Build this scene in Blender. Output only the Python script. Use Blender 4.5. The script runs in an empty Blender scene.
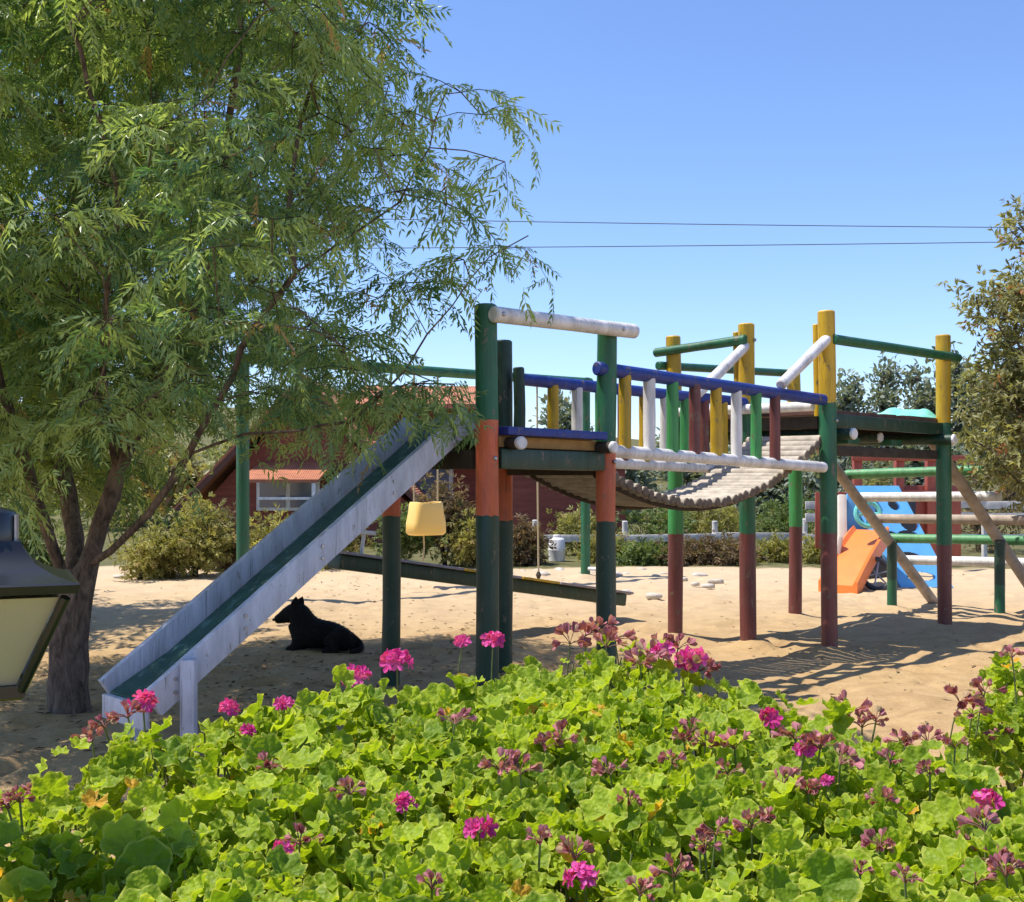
import bpy, bmesh, math, random
import numpy as np
from mathutils import Vector, Matrix

random.seed(7)
RNG = np.random.default_rng(7)
S = bpy.context.scene
COL = S.collection
EYE = 1.55

# ------------------------------------------------------------------ camera
cam_d = bpy.data.cameras.new("camera")
cam = bpy.data.objects.new("camera", cam_d)
COL.objects.link(cam)
cam.location = (0, 0, EYE)
cam.rotation_euler = (math.radians(90), 0, 0)
cam_d.sensor_width = 36
cam_d.lens = 1150 / 1024 * 36
cam_d.shift_y = 27 / 1024
cam_d.clip_start = 0.05
cam_d.clip_end = 3000
S.camera = cam

# ------------------------------------------------------------------ sky and sun
SUN = Vector((-1.0, 0.04, 2.05)).normalized()
w = bpy.data.worlds.new("World")
S.world = w
w.use_nodes = True
nt = w.node_tree
sky = nt.nodes.new("ShaderNodeTexSky")
sky.sky_type = 'NISHITA'
sky.sun_disc = False
sky.sun_elevation = math.asin(SUN.z)
sky.sun_rotation = math.atan2(SUN.x, SUN.y) % (2 * math.pi)
sky.air_density = 1.0
sky.dust_density = 0.15
sky.ozone_density = 2.5
bg = nt.nodes["Background"]
tintn = nt.nodes.new("ShaderNodeMix")
tintn.data_type = 'RGBA'; tintn.blend_type = 'MULTIPLY'
tintn.inputs[0].default_value = 1
tintn.inputs[7].default_value = (0.87, 0.96, 1.20, 1)
nt.links.new(sky.outputs[0], tintn.inputs[6])
nt.links.new(tintn.outputs[2], bg.inputs[0])
bg.inputs[1].default_value = 0.135
sd = bpy.data.lights.new("sun", 'SUN')
sd.energy = 4.8
sd.angle = math.radians(0.55)
sd.color = (1.0, 0.94, 0.84)
so = bpy.data.objects.new("sun", sd)
COL.objects.link(so)
so.rotation_euler = SUN.to_track_quat('Z', 'Y').to_euler()
S.view_settings.view_transform = 'Standard'
S.view_settings.look = 'None'
S.view_settings.gamma = 1
S.view_settings.use_curve_mapping = False
S.view_settings.exposure = 0.45
S.render.engine = 'CYCLES'
S.cycles.max_bounces = 8
S.cycles.transparent_max_bounces = 8

# ------------------------------------------------------------------ materials
def lin(c):
    return tuple(((x / 12.92) if x <= 0.04045 else ((x + 0.055) / 1.055) ** 2.4) for x in c)

class NG:
    def __init__(s, name):
        s.m = bpy.data.materials.new(name)
        s.m.use_nodes = True
        s.t = s.m.node_tree
        s.b = s.t.nodes["Principled BSDF"]
        s.out = s.t.nodes["Material Output"]
    def n(s, typ, **kw):
        x = s.t.nodes.new(typ)
        for k, v in kw.items():
            setattr(x, k, v)
        return x
    def l(s, a, b):
        s.t.links.new(a, b)
    def coord(s, scale=(1, 1, 1)):
        g = s.n("ShaderNodeNewGeometry")
        mp = s.n("ShaderNodeMapping")
        mp.inputs["Scale"].default_value = scale
        s.l(g.outputs["Position"], mp.inputs[0])
        return mp.outputs[0]
    def noise(s, scale, detail=4, rough=0.6, vec=None, dist=0.0):
        x = s.n("ShaderNodeTexNoise")
        x.inputs["Scale"].default_value = scale
        x.inputs["Detail"].default_value = detail
        x.inputs["Roughness"].default_value = rough
        x.inputs["Distortion"].default_value = dist
        s.l(vec if vec is not None else s.coord(), x.inputs["Vector"])
        return x.outputs["Fac"]
    def ramp(s, fac, stops):
        r = s.n("ShaderNodeValToRGB")
        e = r.color_ramp.elements
        while len(e) < len(stops):
            e.new(0.5)
        for el, (p, c) in zip(e, stops):
            el.position = p
            el.color = (c[0], c[1], c[2], 1) if not isinstance(c, (int, float)) else (c, c, c, 1)
        s.l(fac, r.inputs[0])
        return r.outputs[0]
    def mix(s, fac, a, b, mode='MIX'):
        x = s.n("ShaderNodeMix", data_type='RGBA', blend_type=mode)
        for sock, v in ((0, fac), (6, a), (7, b)):
            if hasattr(v, "links"):
                s.l(v, x.inputs[sock])
            elif sock == 0:
                x.inputs[0].default_value = v
            else:
                x.inputs[sock].default_value = (v[0], v[1], v[2], 1)
        return x.outputs[2]
    def bump(s, h, strength=0.3, dist=0.02):
        b = s.n("ShaderNodeBump")
        b.inputs["Strength"].default_value = strength
        b.inputs["Distance"].default_value = dist
        s.l(h, b.inputs["Height"])
        s.l(b.outputs[0], s.b.inputs["Normal"])
        return b
    def base(s, c):
        if hasattr(c, "links"):
            s.l(c, s.b.inputs["Base Color"])
        else:
            s.b.inputs["Base Color"].default_value = (c[0], c[1], c[2], 1)
    def rough(s, r):
        s.b.inputs["Roughness"].default_value = r

def paint(name, c, wear=0.62, rough=0.45, under=(0.16, 0.12, 0.08), zstretch=0.25):
    g = NG(name)
    v = g.coord((1, 1, zstretch))
    a = g.noise(9, 5, 0.65, v)
    tone = g.ramp(a, [(0.3, tuple(x * 0.66 for x in c)), (0.7, tuple(min(1, x * 1.15 + .006) for x in c))])
    wv = g.noise(15, 8, 0.8, g.coord((1, 1, 0.45)))
    msk = g.ramp(wv, [(0.655 - 0.10 * wear, 0.0), (0.675 - 0.10 * wear, 1.0)])
    ck = g.noise(46, 4, 0.7, g.coord((1, 1, 0.035)))
    tone = g.mix(g.ramp(ck, [(0.34, 0.8), (0.40, 0.0)]), tone, tuple(x * 0.35 for x in c))
    dirt = g.noise(3.1, 4, 0.6)
    dm = g.ramp(dirt, [(0.48, 0.0), (0.75, 0.12)])
    tone = g.mix(dm, tone, (0.20, 0.15, 0.10))
    g.base(g.mix(msk, tone, under))
    g.rough(rough)
    grain = g.noise(46, 5, 0.7, g.coord((1, 1, 0.05)))
    g.bump(grain, 0.5, 0.012)
    return g.m

def plain(name, c, rough=0.6, var=0.25, scale=12, bump=0.15, metallic=0.0):
    g = NG(name)
    a = g.noise(scale, 5, 0.6)
    g.base(g.ramp(a, [(0.3, tuple(x * (1 - var) for x in c)), (0.7, tuple(min(1, x * (1 + var)) for x in c))]))
    g.rough(rough)
    g.b.inputs["Metallic"].default_value = metallic
    if bump:
        g.bump(g.noise(scale * 5, 3), bump, 0.01)
    return g.m

def leafmat(name, dark, light, accent=None, transl=0.4, rough=0.5, edge=None, spec=0.3):
    """leaf colour varies per leaf through the stored 'tint' value; 'rim' is 1 at a leaf's margin"""
    g = NG(name)
    at = g.n("ShaderNodeAttribute", attribute_name="tint")
    stops = [(0.0, dark), (0.8, light)]
    if accent:
        stops += [(0.93, light), (0.97, accent)]
    c = g.ramp(at.outputs["Fac"], stops)
    if edge:
        r = g.n("ShaderNodeAttribute", attribute_name="rim")
        c = g.mix(g.ramp(r.outputs["Fac"], [(0.75, 0.0), (1.0, 0.7)]), c, edge)
    g.base(c)
    g.rough(rough)
    g.b.inputs["Specular IOR Level"].default_value = spec
    tr = g.n("ShaderNodeBsdfTranslucent")
    tc = g.mix(1.0, c, (1.25, 1.2, 0.5), 'MULTIPLY')
    g.l(tc, tr.inputs[0])
    mx = g.n("ShaderNodeMixShader")
    mx.inputs[0].default_value = transl
    g.l(g.b.outputs[0], mx.inputs[1])
    g.l(tr.outputs[0], mx.inputs[2])
    g.l(mx.outputs[0], g.out.inputs[0])
    return g.m

def barkmat(name, dark, light):
    g = NG(name)
    v = g.coord((1, 1, 0.35))
    a = g.noise(16, 7, 0.7, v, 0.6)
    g.base(g.ramp(a, [(0.32, dark), (0.62, light)]))
    g.rough(0.9)
    g.bump(g.noise(26, 6, 0.75, v, 0.8), 0.9, 0.05)
    return g.m

M = {}
M['green'] = paint("green_paint", (0.014, 0.13, 0.055))
M['dkgreen'] = paint("dark_green_paint", (0.010, 0.050, 0.027))
M['ltgreen'] = paint("light_green_paint", (0.050, 0.30, 0.075))
M['mint'] = paint("pale_green_paint", (0.10, 0.33, 0.13))
M['orange'] = paint("orange_red_paint", (0.64, 0.13, 0.042))
M['maroon'] = paint("maroon_paint", (0.16, 0.038, 0.032))
M['yellow'] = paint("yellow_paint", (0.60, 0.37, 0.012))
M['white'] = paint("white_paint", (0.78, 0.76, 0.74), wear=0.1)
M['blue'] = paint("blue_paint", (0.006, 0.032, 0.25))
M['slidew'] = paint("slide_pale_paint", (0.60, 0.62, 0.70), wear=0.55, under=(0.30, 0.27, 0.24))
M['slideg'] = paint("slide_bed_paint", (0.010, 0.085, 0.055), wear=1.0, rough=0.3, under=(0.10, 0.20, 0.17))
M['plank'] = plain("weathered_plank", (0.43, 0.375, 0.31), 0.85, 0.3, 9, 0.4)
M['darkwood'] = plain("dark_timber", (0.045, 0.034, 0.024), 0.85, 0.4, 8, 0.4)
M['ochre'] = plain("ochre_board", (0.36, 0.20, 0.06), 0.8, 0.3, 8, 0.3)
M['greywood'] = plain("grey_wood", (0.60, 0.57, 0.53), 0.85, 0.3, 7, 0.4)
M['ladderwood'] = plain("pale_brown_pole", (0.38, 0.31, 0.25), 0.8, 0.3, 7, 0.4)
M['seesaw_top'] = plain("grey_violet_board", (0.30, 0.27, 0.30), 0.7, 0.25, 8, 0.3)
M['deckbrown'] = plain('brown_deck_board', (0.13, 0.06, 0.045), 0.8, 0.35, 8, 0.3)
M['rope'] = plain("rope_fibre", (0.45, 0.37, 0.22), 0.9, 0.3, 60, 0.5)
M['steel'] = plain("dull_steel", (0.4, 0.4, 0.42), 0.4, 0.2, 30, 0.1, 0.9)

# ------------------------------------------------------------------ mesh helpers
class MB:
    def __init__(s):
        s.v, s.f, s.m = [], [], []
    def add(s, vs, fs, mat=0):
        o = len(s.v)
        s.v += [tuple(v) for v in vs]
        s.f += [tuple(i + o for i in f) for f in fs]
        s.m += ([mat] * len(fs)) if isinstance(mat, int) else list(mat)
        return s
    def box(s, c, size, rot=None, bev=0.006, mat=0):
        bm = bmesh.new()
        bmesh.ops.create_cube(bm, size=1)
        bmesh.ops.scale(bm, vec=size, verts=bm.verts)
        if bev:
            bmesh.ops.bevel(bm, geom=list(bm.edges), offset=min(bev, min(size) * 0.3), segments=2, affect='EDGES', profile=0.6)
        mt = Matrix.Translation(c) @ (rot.to_4x4() if rot is not None else Matrix())
        bm.transform(mt)
        bm.verts.index_update()
        s.add([v.co.copy() for v in bm.verts], [[v.index for v in f.verts] for f in bm.faces], mat)
        bm.free()
        return s
    def beam(s, p0, p1, wdt, hgt, bev=0.006, mat=0, up=Vector((0, 0, 1))):
        p0, p1 = Vector(p0), Vector(p1)
        d = (p1 - p0)
        x = d.normalized()
        y = up.cross(x).normalized()
        z = x.cross(y)
        rot = Matrix((x, y, z)).transposed()
        return s.box((p0 + p1) / 2, (d.length, wdt, hgt), rot, bev, mat)
    def tube(s, pts, rad, n=12, mats=None, cap=True, cham=0.0, wob=0.0, jit=0.0):
        pts = [Vector(p) for p in pts]
        rad = list(rad) if hasattr(rad, "__len__") else [rad] * len(pts)
        mats = list(mats) if mats else [0] * (len(pts) - 1)
        if cham:
            d0 = (pts[1] - pts[0]).normalized(); d1 = (pts[-1] - pts[-2]).normalized()
            a, b = pts[0].copy(), pts[-1].copy()
            pts[0] = a + d0 * cham; pts[-1] = b - d1 * cham
            pts = [a] + pts + [b]
            rad = [rad[0] - cham] + rad + [rad[-1] - cham]
            mats = [mats[0]] + mats + [mats[-1]]
        k = len(pts)
        t = (pts[1] - pts[0]).normalized()
        ref = Vector((0, 0, 1)) if abs(t.z) < 0.9 else Vector((1, 0, 0))
        u = t.cross(ref).normalized()
        vs = []
        ph = random.random() * 6
        for i in range(k):
            if i == 0: tt = pts[1] - pts[0]
            elif i == k - 1: tt = pts[-1] - pts[-2]
            else: tt = pts[i + 1] - pts[i - 1]
            tt.normalize()
            u = (u - tt * u.dot(tt)).normalized()
            q = tt.cross(u)
            for j in range(n):
                a = 2 * math.pi * j / n
                r = rad[i] * (1 + wob * (math.sin(2 * a + ph + i * .9) * .6 + math.sin(3 * a + i * 1.7) * .5))
                ax_j = random.uniform(-jit, jit) if jit and 0 < i < k - 1 and mats[i - 1] != mats[i] else 0
                vs.append(pts[i] + (u * math.cos(a) + q * math.sin(a)) * r + tt * ax_j)
        fs, ms = [], []
        for i in range(k - 1):
            for j in range(n):
                j2 = (j + 1) % n
                fs.append((i * n + j, i * n + j2, (i + 1) * n + j2, (i + 1) * n + j)); ms.append(mats[i])
        if cap:
            fs.append(tuple(range(n - 1, -1, -1))); ms.append(mats[0])
            fs.append(tuple((k - 1) * n + j for j in range(n))); ms.append(mats[-1])
        return s.add(vs, fs, ms)
    def log(s, p0, p1, r, bands=None, n=14, r1=None, wob=0.02, bow=0.0):
        """a round timber; bands = [(fraction, material index), ...] along it"""
        p0, p1 = Vector(p0), Vector(p1)
        r1 = r if r1 is None else r1
        bands = bands or [(1.0, 0)]
        cuts = sorted(set([i / 6 for i in range(7)] + [b[0] for b in bands if 0 < b[0] < 1]))
        side = (p1 - p0).cross(Vector((0.3, 0.5, 0.8))).normalized()
        pts = [p0.lerp(p1, c) + side * bow * math.sin(math.pi * c) for c in cuts]
        rr = [(r + (r1 - r) * c) * (1 + random.uniform(-wob, wob)) for c in cuts]
        ms = []
        for a, b in zip(cuts, cuts[1:]):
            mid = (a + b) / 2
            ms.append(next(m for t, m in bands if mid <= t))
        return s.tube(pts, rr, n, ms, True, min(0.012, r * 0.2), wob, 0.006)
    def build(s, name, mats, parent=None, angle=35, loc=None, smooth=True):
        me = bpy.data.meshes.new(name)
        off = wloc(parent) if parent is not None else Vector((0, 0, 0))
        base = Vector(loc) if loc is not None else off
        me.from_pydata([tuple(Vector(v) - base) for v in s.v], [], s.f)
        mats = mats if isinstance(mats, (list, tuple)) else [mats]
        for m in mats:
            me.materials.append(m)
        me.polygons.foreach_set("material_index", s.m)
        if smooth:
            me.polygons.foreach_set("use_smooth", [True] * len(me.polygons))
            me.set_sharp_from_angle(angle=math.radians(angle))
        me.update()
        o = bpy.data.objects.new(name, me)
        COL.objects.link(o)
        if parent is not None:
            o.parent = parent
        o.location = base - off
        return o

def wloc(o):
    p = Vector((0, 0, 0))
    while o is not None:
        p += o.location
        o = o.parent
    return p

def tag(o, label=None, cat=None, group=None, kind=None):
    if label: o["label"] = label
    if cat: o["category"] = cat
    if group: o["group"] = group
    if kind: o["kind"] = kind
    return o

def thing(name, label, cat, loc=(0, 0, 0), group=None):
    o = bpy.data.objects.new(name, None)
    o.empty_display_size = 0.2
    COL.objects.link(o)
    o.location = loc
    return tag(o, label, cat, group)

def np_mesh(name, V, F, mats, parent=None, attrs=None, matidx=None, smooth=False):
    """V (n,3); F (m,k) all with k corners, or a list of such arrays"""
    Fs = F if isinstance(F, list) else [F]
    me = bpy.data.meshes.new(name)
    off = wloc(parent) if parent is not None else Vector((0, 0, 0))
    V = V - np.array(off)
    me.vertices.add(len(V))
    me.vertices.foreach_set("co", V.astype(np.float32).ravel())
    corners = np.concatenate([f.ravel() for f in Fs]).astype(np.int32)
    sizes = np.concatenate([np.full(len(f), f.shape[1]) for f in Fs])
    starts = np.concatenate([[0], np.cumsum(sizes)[:-1]]).astype(np.int32)
    me.loops.add(len(corners))
    me.loops.foreach_set("vertex_index", corners)
    me.polygons.add(len(sizes))
    me.polygons.foreach_set("loop_start", starts)
    for m in (mats if isinstance(mats, (list, tuple)) else [mats]):
        me.materials.append(m)
    if matidx is not None:
        me.polygons.foreach_set("material_index", matidx.astype(np.int32))
    me.polygons.foreach_set("use_smooth", np.full(len(sizes), smooth))
    for k, a in (attrs or {}).items():
        at = me.attributes.new(k, 'FLOAT', 'POINT')
        at.data.foreach_set("value", a.astype(np.float32))
    me.update(calc_edges=True)
    me.validate()
    o = bpy.data.objects.new(name, me)
    COL.objects.link(o)
    if parent is not None:
        o.parent = parent
    return o

def rotmats(fwd, up, roll=None):
    """orthonormal frames: columns = x (fwd), y (side), z (normal)"""
    x = fwd / np.linalg.norm(fwd, axis=1, keepdims=True)
    y = np.cross(up, x)
    y /= np.maximum(np.linalg.norm(y, axis=1, keepdims=True), 1e-6)
    z = np.cross(x, y)
    if roll is not None:
        c, s_ = np.cos(roll)[:, None], np.sin(roll)[:, None]
        y, z = y * c + z * s_, z * c - y * s_
    return np.stack([x, y, z], axis=2)

def scatter(tv, tf, pos, R, scale, tint, rim=None):
    """instances of a template as one vertex/face soup"""
    n, k = len(pos), len(tv)
    V = np.einsum('nij,kj->nki', R, tv) * scale[:, None, None] + pos[:, None, :]
    fl = tf if isinstance(tf, list) else [tf]
    F = [(f[None] + (np.arange(n) * k)[:, None, None]).reshape(-1, f.shape[1]) for f in fl]
    at = {'tint': np.repeat(tint, k)}
    if rim is not None:
        at['rim'] = np.tile(rim, n)
    return V.reshape(-1, 3), F, at

def smoothnoise(p, seed=0, f=1.0):
    r = np.random.default_rng(seed)
    out = np.zeros(len(p))
    for i in range(7):
        d = r.normal(size=p.shape[1]); d /= np.linalg.norm(d)
        out += np.sin(p @ d * f * (0.8 + 0.5 * i) + r.uniform(0, 6.28)) / (1 + 0.4 * i)
    return out / 2.2

# ------------------------------------------------------------------ ground
def axis(lo, hi, fine0, fine1, step, grow=1.25):
    a = list(np.arange(fine0, fine1 + 1e-6, step))
    s = step
    while a[-1] < hi:
        s *= grow; a.append(a[-1] + s)
    s = step
    while a[0] > lo:
        s *= grow; a.insert(0, a[0] - s)
    return np.array(a)

BASES = [(-0.158, 7.36), (0.68, 8.2), (-0.07, 8.95), (-0.895, 8.45), (2.83, 10.25), (4.48, 11.9), (2.22, 10.8), (3.2, 13.0), (1.61, 11.35), (4.56, 13.8), (5.45, 12.85), (-3.37, 14.4), (1.15, 18.0)]
rgf = np.random.default_rng(44)
FEET = np.stack([rgf.uniform(-5, 7, 420), rgf.uniform(5.0, 18, 420), rgf.uniform(0, 3.14, 420)], 1)
def mounds(x, y):
    z = np.zeros(len(x))
    for bx_, by_ in BASES:
        d = np.hypot(x - bx_, y - by_)
        z += .055 * np.exp(-(d / .17) ** 2) - .02 * np.exp(-((d - .42) / .2) ** 2)
    for fx_, fy_, fa in FEET:
        k = np.where((np.abs(x - fx_) < .4) & (np.abs(y - fy_) < .4))[0]
        if len(k) == 0: continue
        u = (x[k] - fx_) * math.cos(fa) + (y[k] - fy_) * math.sin(fa); v = -(x[k] - fx_) * math.sin(fa) + (y[k] - fy_) * math.cos(fa)
        d = np.sqrt((u / .17) ** 2 + (v / .085) ** 2)
        z[k] += -.032 * np.exp(-d ** 2) + .016 * np.exp(-((d - 1.5) / .5) ** 2)
    return z
def ground_z(x, y):
    p = np.stack([x, y], 1)
    near = 0.022 * smoothnoise(p, 3, 2.2) + 0.012 * smoothnoise(p, 4, 6.0) + 0.006 * smoothnoise(p, 8, 15.0) + mounds(x, y)
    ridge = 0.06 * np.exp(-((y - 18.6 - 0.5 * np.sin(x * 0.7)) / 0.7) ** 2)
    far = np.clip((y - 30) / 90, 0, 1)
    hill = far ** 1.3 * (9 + 3.0 * smoothnoise(p, 5, 0.02)) * (0.75 + 0.35 * np.tanh(-x / 25))
    back = np.clip((np.hypot(x, y) - 130) / 300, 0, 1)
    return (near * (y > -5) + ridge) * np.clip(1.5 - np.hypot(x, y) / 60, 0, 1) + hill * (1 - back)

xs = axis(-900, 900, -6, 8, 0.06)
ys = axis(-300, 1500, 4, 19, 0.06)
gx, gy = np.meshgrid(xs, ys)
gz = ground_z(gx.ravel(), gy.ravel())
V = np.stack([gx.ravel(), gy.ravel(), gz], 1)
nx, ny = len(xs), len(ys)
i = (np.arange(ny - 1)[:, None] * nx + np.arange(nx - 1)[None]).ravel()
F = np.stack([i, i + 1, i + nx + 1, i + nx], 1)
g = NG("sandy_ground")
big = g.noise(0.55, 5, 0.6)
mid = g.noise(4.5, 6, 0.7)
fin = g.noise(46, 4, 0.7)
sand = g.ramp(mid, [(0.28, (0.33, 0.205, 0.090)), (0.5, (0.44, 0.295, 0.138)), (0.75, (0.55, 0.385, 0.20))])
sand = g.mix(g.ramp(big, [(0.42, 0.0), (0.62, 0.6)]), sand, (0.48, 0.325, 0.165))
sand = g.mix(g.ramp(fin, [(0.30, 0.45), (0.46, 0.0)]), sand, (0.22, 0.14, 0.075))
sand = g.mix(g.ramp(g.noise(120, 3, 0.8), [(0.62, 0.0), (0.72, 0.5)]), sand, (0.68, 0.58, 0.44))
pat = g.noise(1.7, 6, 0.75, None, 0.8)
sand = g.mix(g.ramp(pat, [(0.36, 0.55), (0.50, 0.0)]), sand, (0.30, 0.185, 0.09))
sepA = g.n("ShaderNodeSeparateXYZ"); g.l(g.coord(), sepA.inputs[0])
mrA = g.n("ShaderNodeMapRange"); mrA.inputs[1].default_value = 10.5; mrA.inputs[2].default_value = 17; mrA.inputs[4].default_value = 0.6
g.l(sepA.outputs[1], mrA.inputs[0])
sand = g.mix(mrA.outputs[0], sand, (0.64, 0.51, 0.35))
dry = g.ramp(g.noise(1.3, 6, 0.7), [(0.3, (0.075, 0.085, 0.030)), (0.55, (0.14, 0.13, 0.055)), (0.8, (0.24, 0.20, 0.10))])
sep = g.n("ShaderNodeSeparateXYZ")
g.l(g.coord(), sep.inputs[0])
ad = g.n("ShaderNodeMath", operation='MULTIPLY_ADD')
g.l(g.noise(0.9, 4), ad.inputs[0]); ad.inputs[1].default_value = 3.0; g.l(sep.outputs[1], ad.inputs[2])
mr = g.n("ShaderNodeMapRange")
mr.inputs[1].default_value = 20.6; mr.inputs[2].default_value = 21.6
g.l(ad.outputs[0], mr.inputs[0])
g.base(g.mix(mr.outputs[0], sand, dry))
g.rough(0.95)
g.b.inputs["Specular IOR Level"].default_value = 0.15
hs = g.n("ShaderNodeMath", operation='ADD')
g.l(g.noise(11, 6, 0.75), hs.inputs[0]); g.l(g.noise(70, 3, 0.7), hs.inputs[1])
g.bump(hs.outputs[0], 0.42, 0.03)
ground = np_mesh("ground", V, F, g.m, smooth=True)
tag(ground, kind="structure")

# ------------------------------------------------------------------ the wooden play structure
U = Vector((0.711, 0.703, 0)).normalized()      # along the bridge, away to the right
W = Vector((-0.703, 0.711, 0)).normalized()     # across the bridge, away to the left
def P(p, z): return Vector((p[0], p[1], z))
p_fl = Vector((-0.158, 7.36, 0)); p_fr = Vector((0.68, 8.2, 0))
p_bl = Vector((-0.895, 8.45, 0)); p_br = Vector((-0.07, 8.95, 0))
A = Vector((2.83, 10.25, 0)); B = Vector((4.48, 11.9, 0)); D = Vector((3.2, 13.0, 0)); E = Vector((1.61, 11.35, 0))
Cc = Vector((2.22, 10.8, 0)); Fp = Vector((0.05, 8.84, 0))

play = thing("play_structure", "large wooden climbing frame of painted logs with slide, sagging plank bridge and two platforms", "climbing frame", (1.2, 9.6, 0))
R_ = 0.075
def post(p, top, bands, r=R_, z0=-0.05, lean=(0, 0)):
    zs = [(b - z0) / (top - z0) for b in bands[0]] + [1.0]
    b = MB().log(P(p, z0), P(p + Vector((lean[0], lean[1], 0)), top), r, list(zip(zs, range(len(zs)))), wob=0.03, n=18, bow=random.uniform(-.018, .018))
    return b.build("post", [M[k] for k in bands[1]], play)

post(p_fl, 2.66, ([1.31, 1.92], ['dkgreen', 'orange', 'green']), lean=(-0.01, 0))
post(p_fr, 2.66, ([1.24, 1.80], ['dkgreen', 'orange', 'green']), r=0.071)
post(p_br, 2.62, ([1.22, 1.84], ['dkgreen', 'orange', 'dkgreen']), r=0.072)
post(p_bl, 1.82, ([1.27], ['dkgreen', 'orange']), r=0.068)
post(Fp, 2.40, ([], ['dkgreen']), r=0.045, z0=1.75)
post(A, 3.04, ([1.06, 2.22], ['maroon', 'green', 'yellow']), lean=(-0.03, 0))
post(B, 3.03, ([0.86, 2.12], ['maroon', 'green', 'yellow']), lean=(-0.02, 0))
post(Cc, 3.00, ([1.03, 2.25], ['maroon', 'green', 'yellow']), lean=(-0.02, 0))
post(D, 2.78, ([1.00, 1.86], ['maroon', 'ltgreen', 'yellow']), lean=(-0.02, 0))
post(E, 2.95, ([1.00, 2.35], ['maroon', 'ltgreen', 'yellow']), lean=(-0.02, 0))
for pp in (A, Cc):                                                     # thin doubled uprights at the bridge end
    MB().log(P(pp + W * 0.12 + U * 0.01, 2.10), P(pp + W * .12 - U * .02, 2.93), 0.034).build("upright", M['yellow'], play)

def rail(p0, z0, p1, z1, r, mat, over0=0.0, over1=0.0, name="rail", parent=None, side=0.0, bow=0.0):
    a, b = P(p0, z0), P(p1, z1)
    d = (b - a).normalized()
    sd = Vector((0, 0, 1)).cross(d).normalized() * side
    return MB().log(a - d * over0 + sd, b + d * over1 + sd, r, wob=0.03, bow=bow).build(name, M[mat] if isinstance(mat, str) else mat, parent or play)

# top rails
rail(p_fl, 2.585, p_fr, 2.60, 0.052, 'white', 0.05, 0.19, side=-0.10)
rail(A, 2.78, B, 2.80, 0.045, 'green', 0.04, 0.19, side=-0.06)
rail(E, 2.80, Cc, 2.84, 0.045, 'green', 0.18, 0.03, side=-0.09)
rail(E, 2.66, D, 2.74, 0.042, 'green', 0.16, 0.10, side=0.09)
# slanted white braces from the tall posts down to the hand rails
rail(A - U * 0.02, 2.80, A - U * 0.80, 2.33, 0.048, 'white', side=0.0, name="brace")
rail(Cc - U * 0.02, 2.80, Cc - U * 0.80, 2.30, 0.048, 'white', side=0.0, name="brace")

for pp, zs_ in ((p_fl, (2.585, 1.675)), (p_fr, (2.60, 1.665)), (A, (2.78, 2.06)), (B, (2.80, 2.05)), (E, (2.80,)), (Cc, (2.84,))):
    for z_ in zs_:
        q = P(pp - W * (.155 if z_ > 2.5 and pp in (p_fl, p_fr) else .078), z_)
        MB().tube([q + W * .012, q, q - W * .006], [.016, .016, .009], 8).build("bolt", M['steel'], play)
# left platform
def deck(name, corners, z, th, mat, parent, nb=9):
    """a board deck: boards run along the first edge"""
    a, b, c, d = [Vector(x) for x in corners]
    m = MB()
    for k in range(nb):
        t0, t1 = k / nb + 0.0006, (k + 1) / nb - 0.0006
        q = [a.lerp(d, t0), b.lerp(c, t0), b.lerp(c, t1), a.lerp(d, t1)]
        dz = random.uniform(-0.004, 0.004)
        lo = [P(x, z - th + dz) for x in q]; hi = [P(x, z + dz) for x in q]
        m.add(lo + hi, [(3, 2, 1, 0), (4, 5, 6, 7), (0, 1, 5, 4), (1, 2, 6, 5), (2, 3, 7, 6), (3, 0, 4, 7)])
    return m.build(name, mat, parent, smooth=False)
plat = deck("platform", [p_fl + W * .06 + U * .02, p_fr + W * .06 - U * .02, p_br - W * .06 - U * .02, p_bl - W * .06 + U * .02], 1.86, 0.04, M['ochre'], play, 8)
MB().beam(P(p_fl + U * .11 - W * 0.03, 1.855), P(p_fr - U * .09 - W * 0.03, 1.845), 0.10, 0.055, 0.008).build("edge_board", M['blue'], plat)
MB().beam(P(p_fl + U * .10 + W * 0.02, 1.785), P(p_fr - U * .09 + W * .02, 1.775), 0.05, 0.07, 0.006).build("edge_board", M['ochre'], plat)
for q0, q1, zz in ((p_fl + U * .16, p_bl + U * .18, 1.775), (p_fr - U * .10, p_br - U * .12, 1.765)):
    m = MB().log(P(q0 - W * .16, zz), P(q1 + W * .10, zz), 0.043, [(0.02, 1), (1, 0)], wob=.02)
    m.build("joist", [M['darkwood'], M['white']], plat)
MB().beam(P(p_fl + U * .08, 1.675), P(p_fr - U * .08, 1.665), 0.10, 0.13, 0.01).build("cross_beam", M['dkgreen'], plat)
MB().beam(P(p_bl + U * .08, 1.68), P(p_br - U * .08, 1.68), 0.10, 0.13, 0.01).build("cross_beam", M['darkwood'], plat)
MB().beam(P(p_fl + W * .09, 1.67), P(p_bl - W * .09, 1.67), 0.09, 0.12, 0.01).build("cross_beam", M['darkwood'], plat)
MB().beam(P(p_fr + W * .09, 1.63), P(p_br - W * .09, 1.63), 0.09, 0.12, 0.01).build("cross_beam", M['darkwood'], plat)

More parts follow.
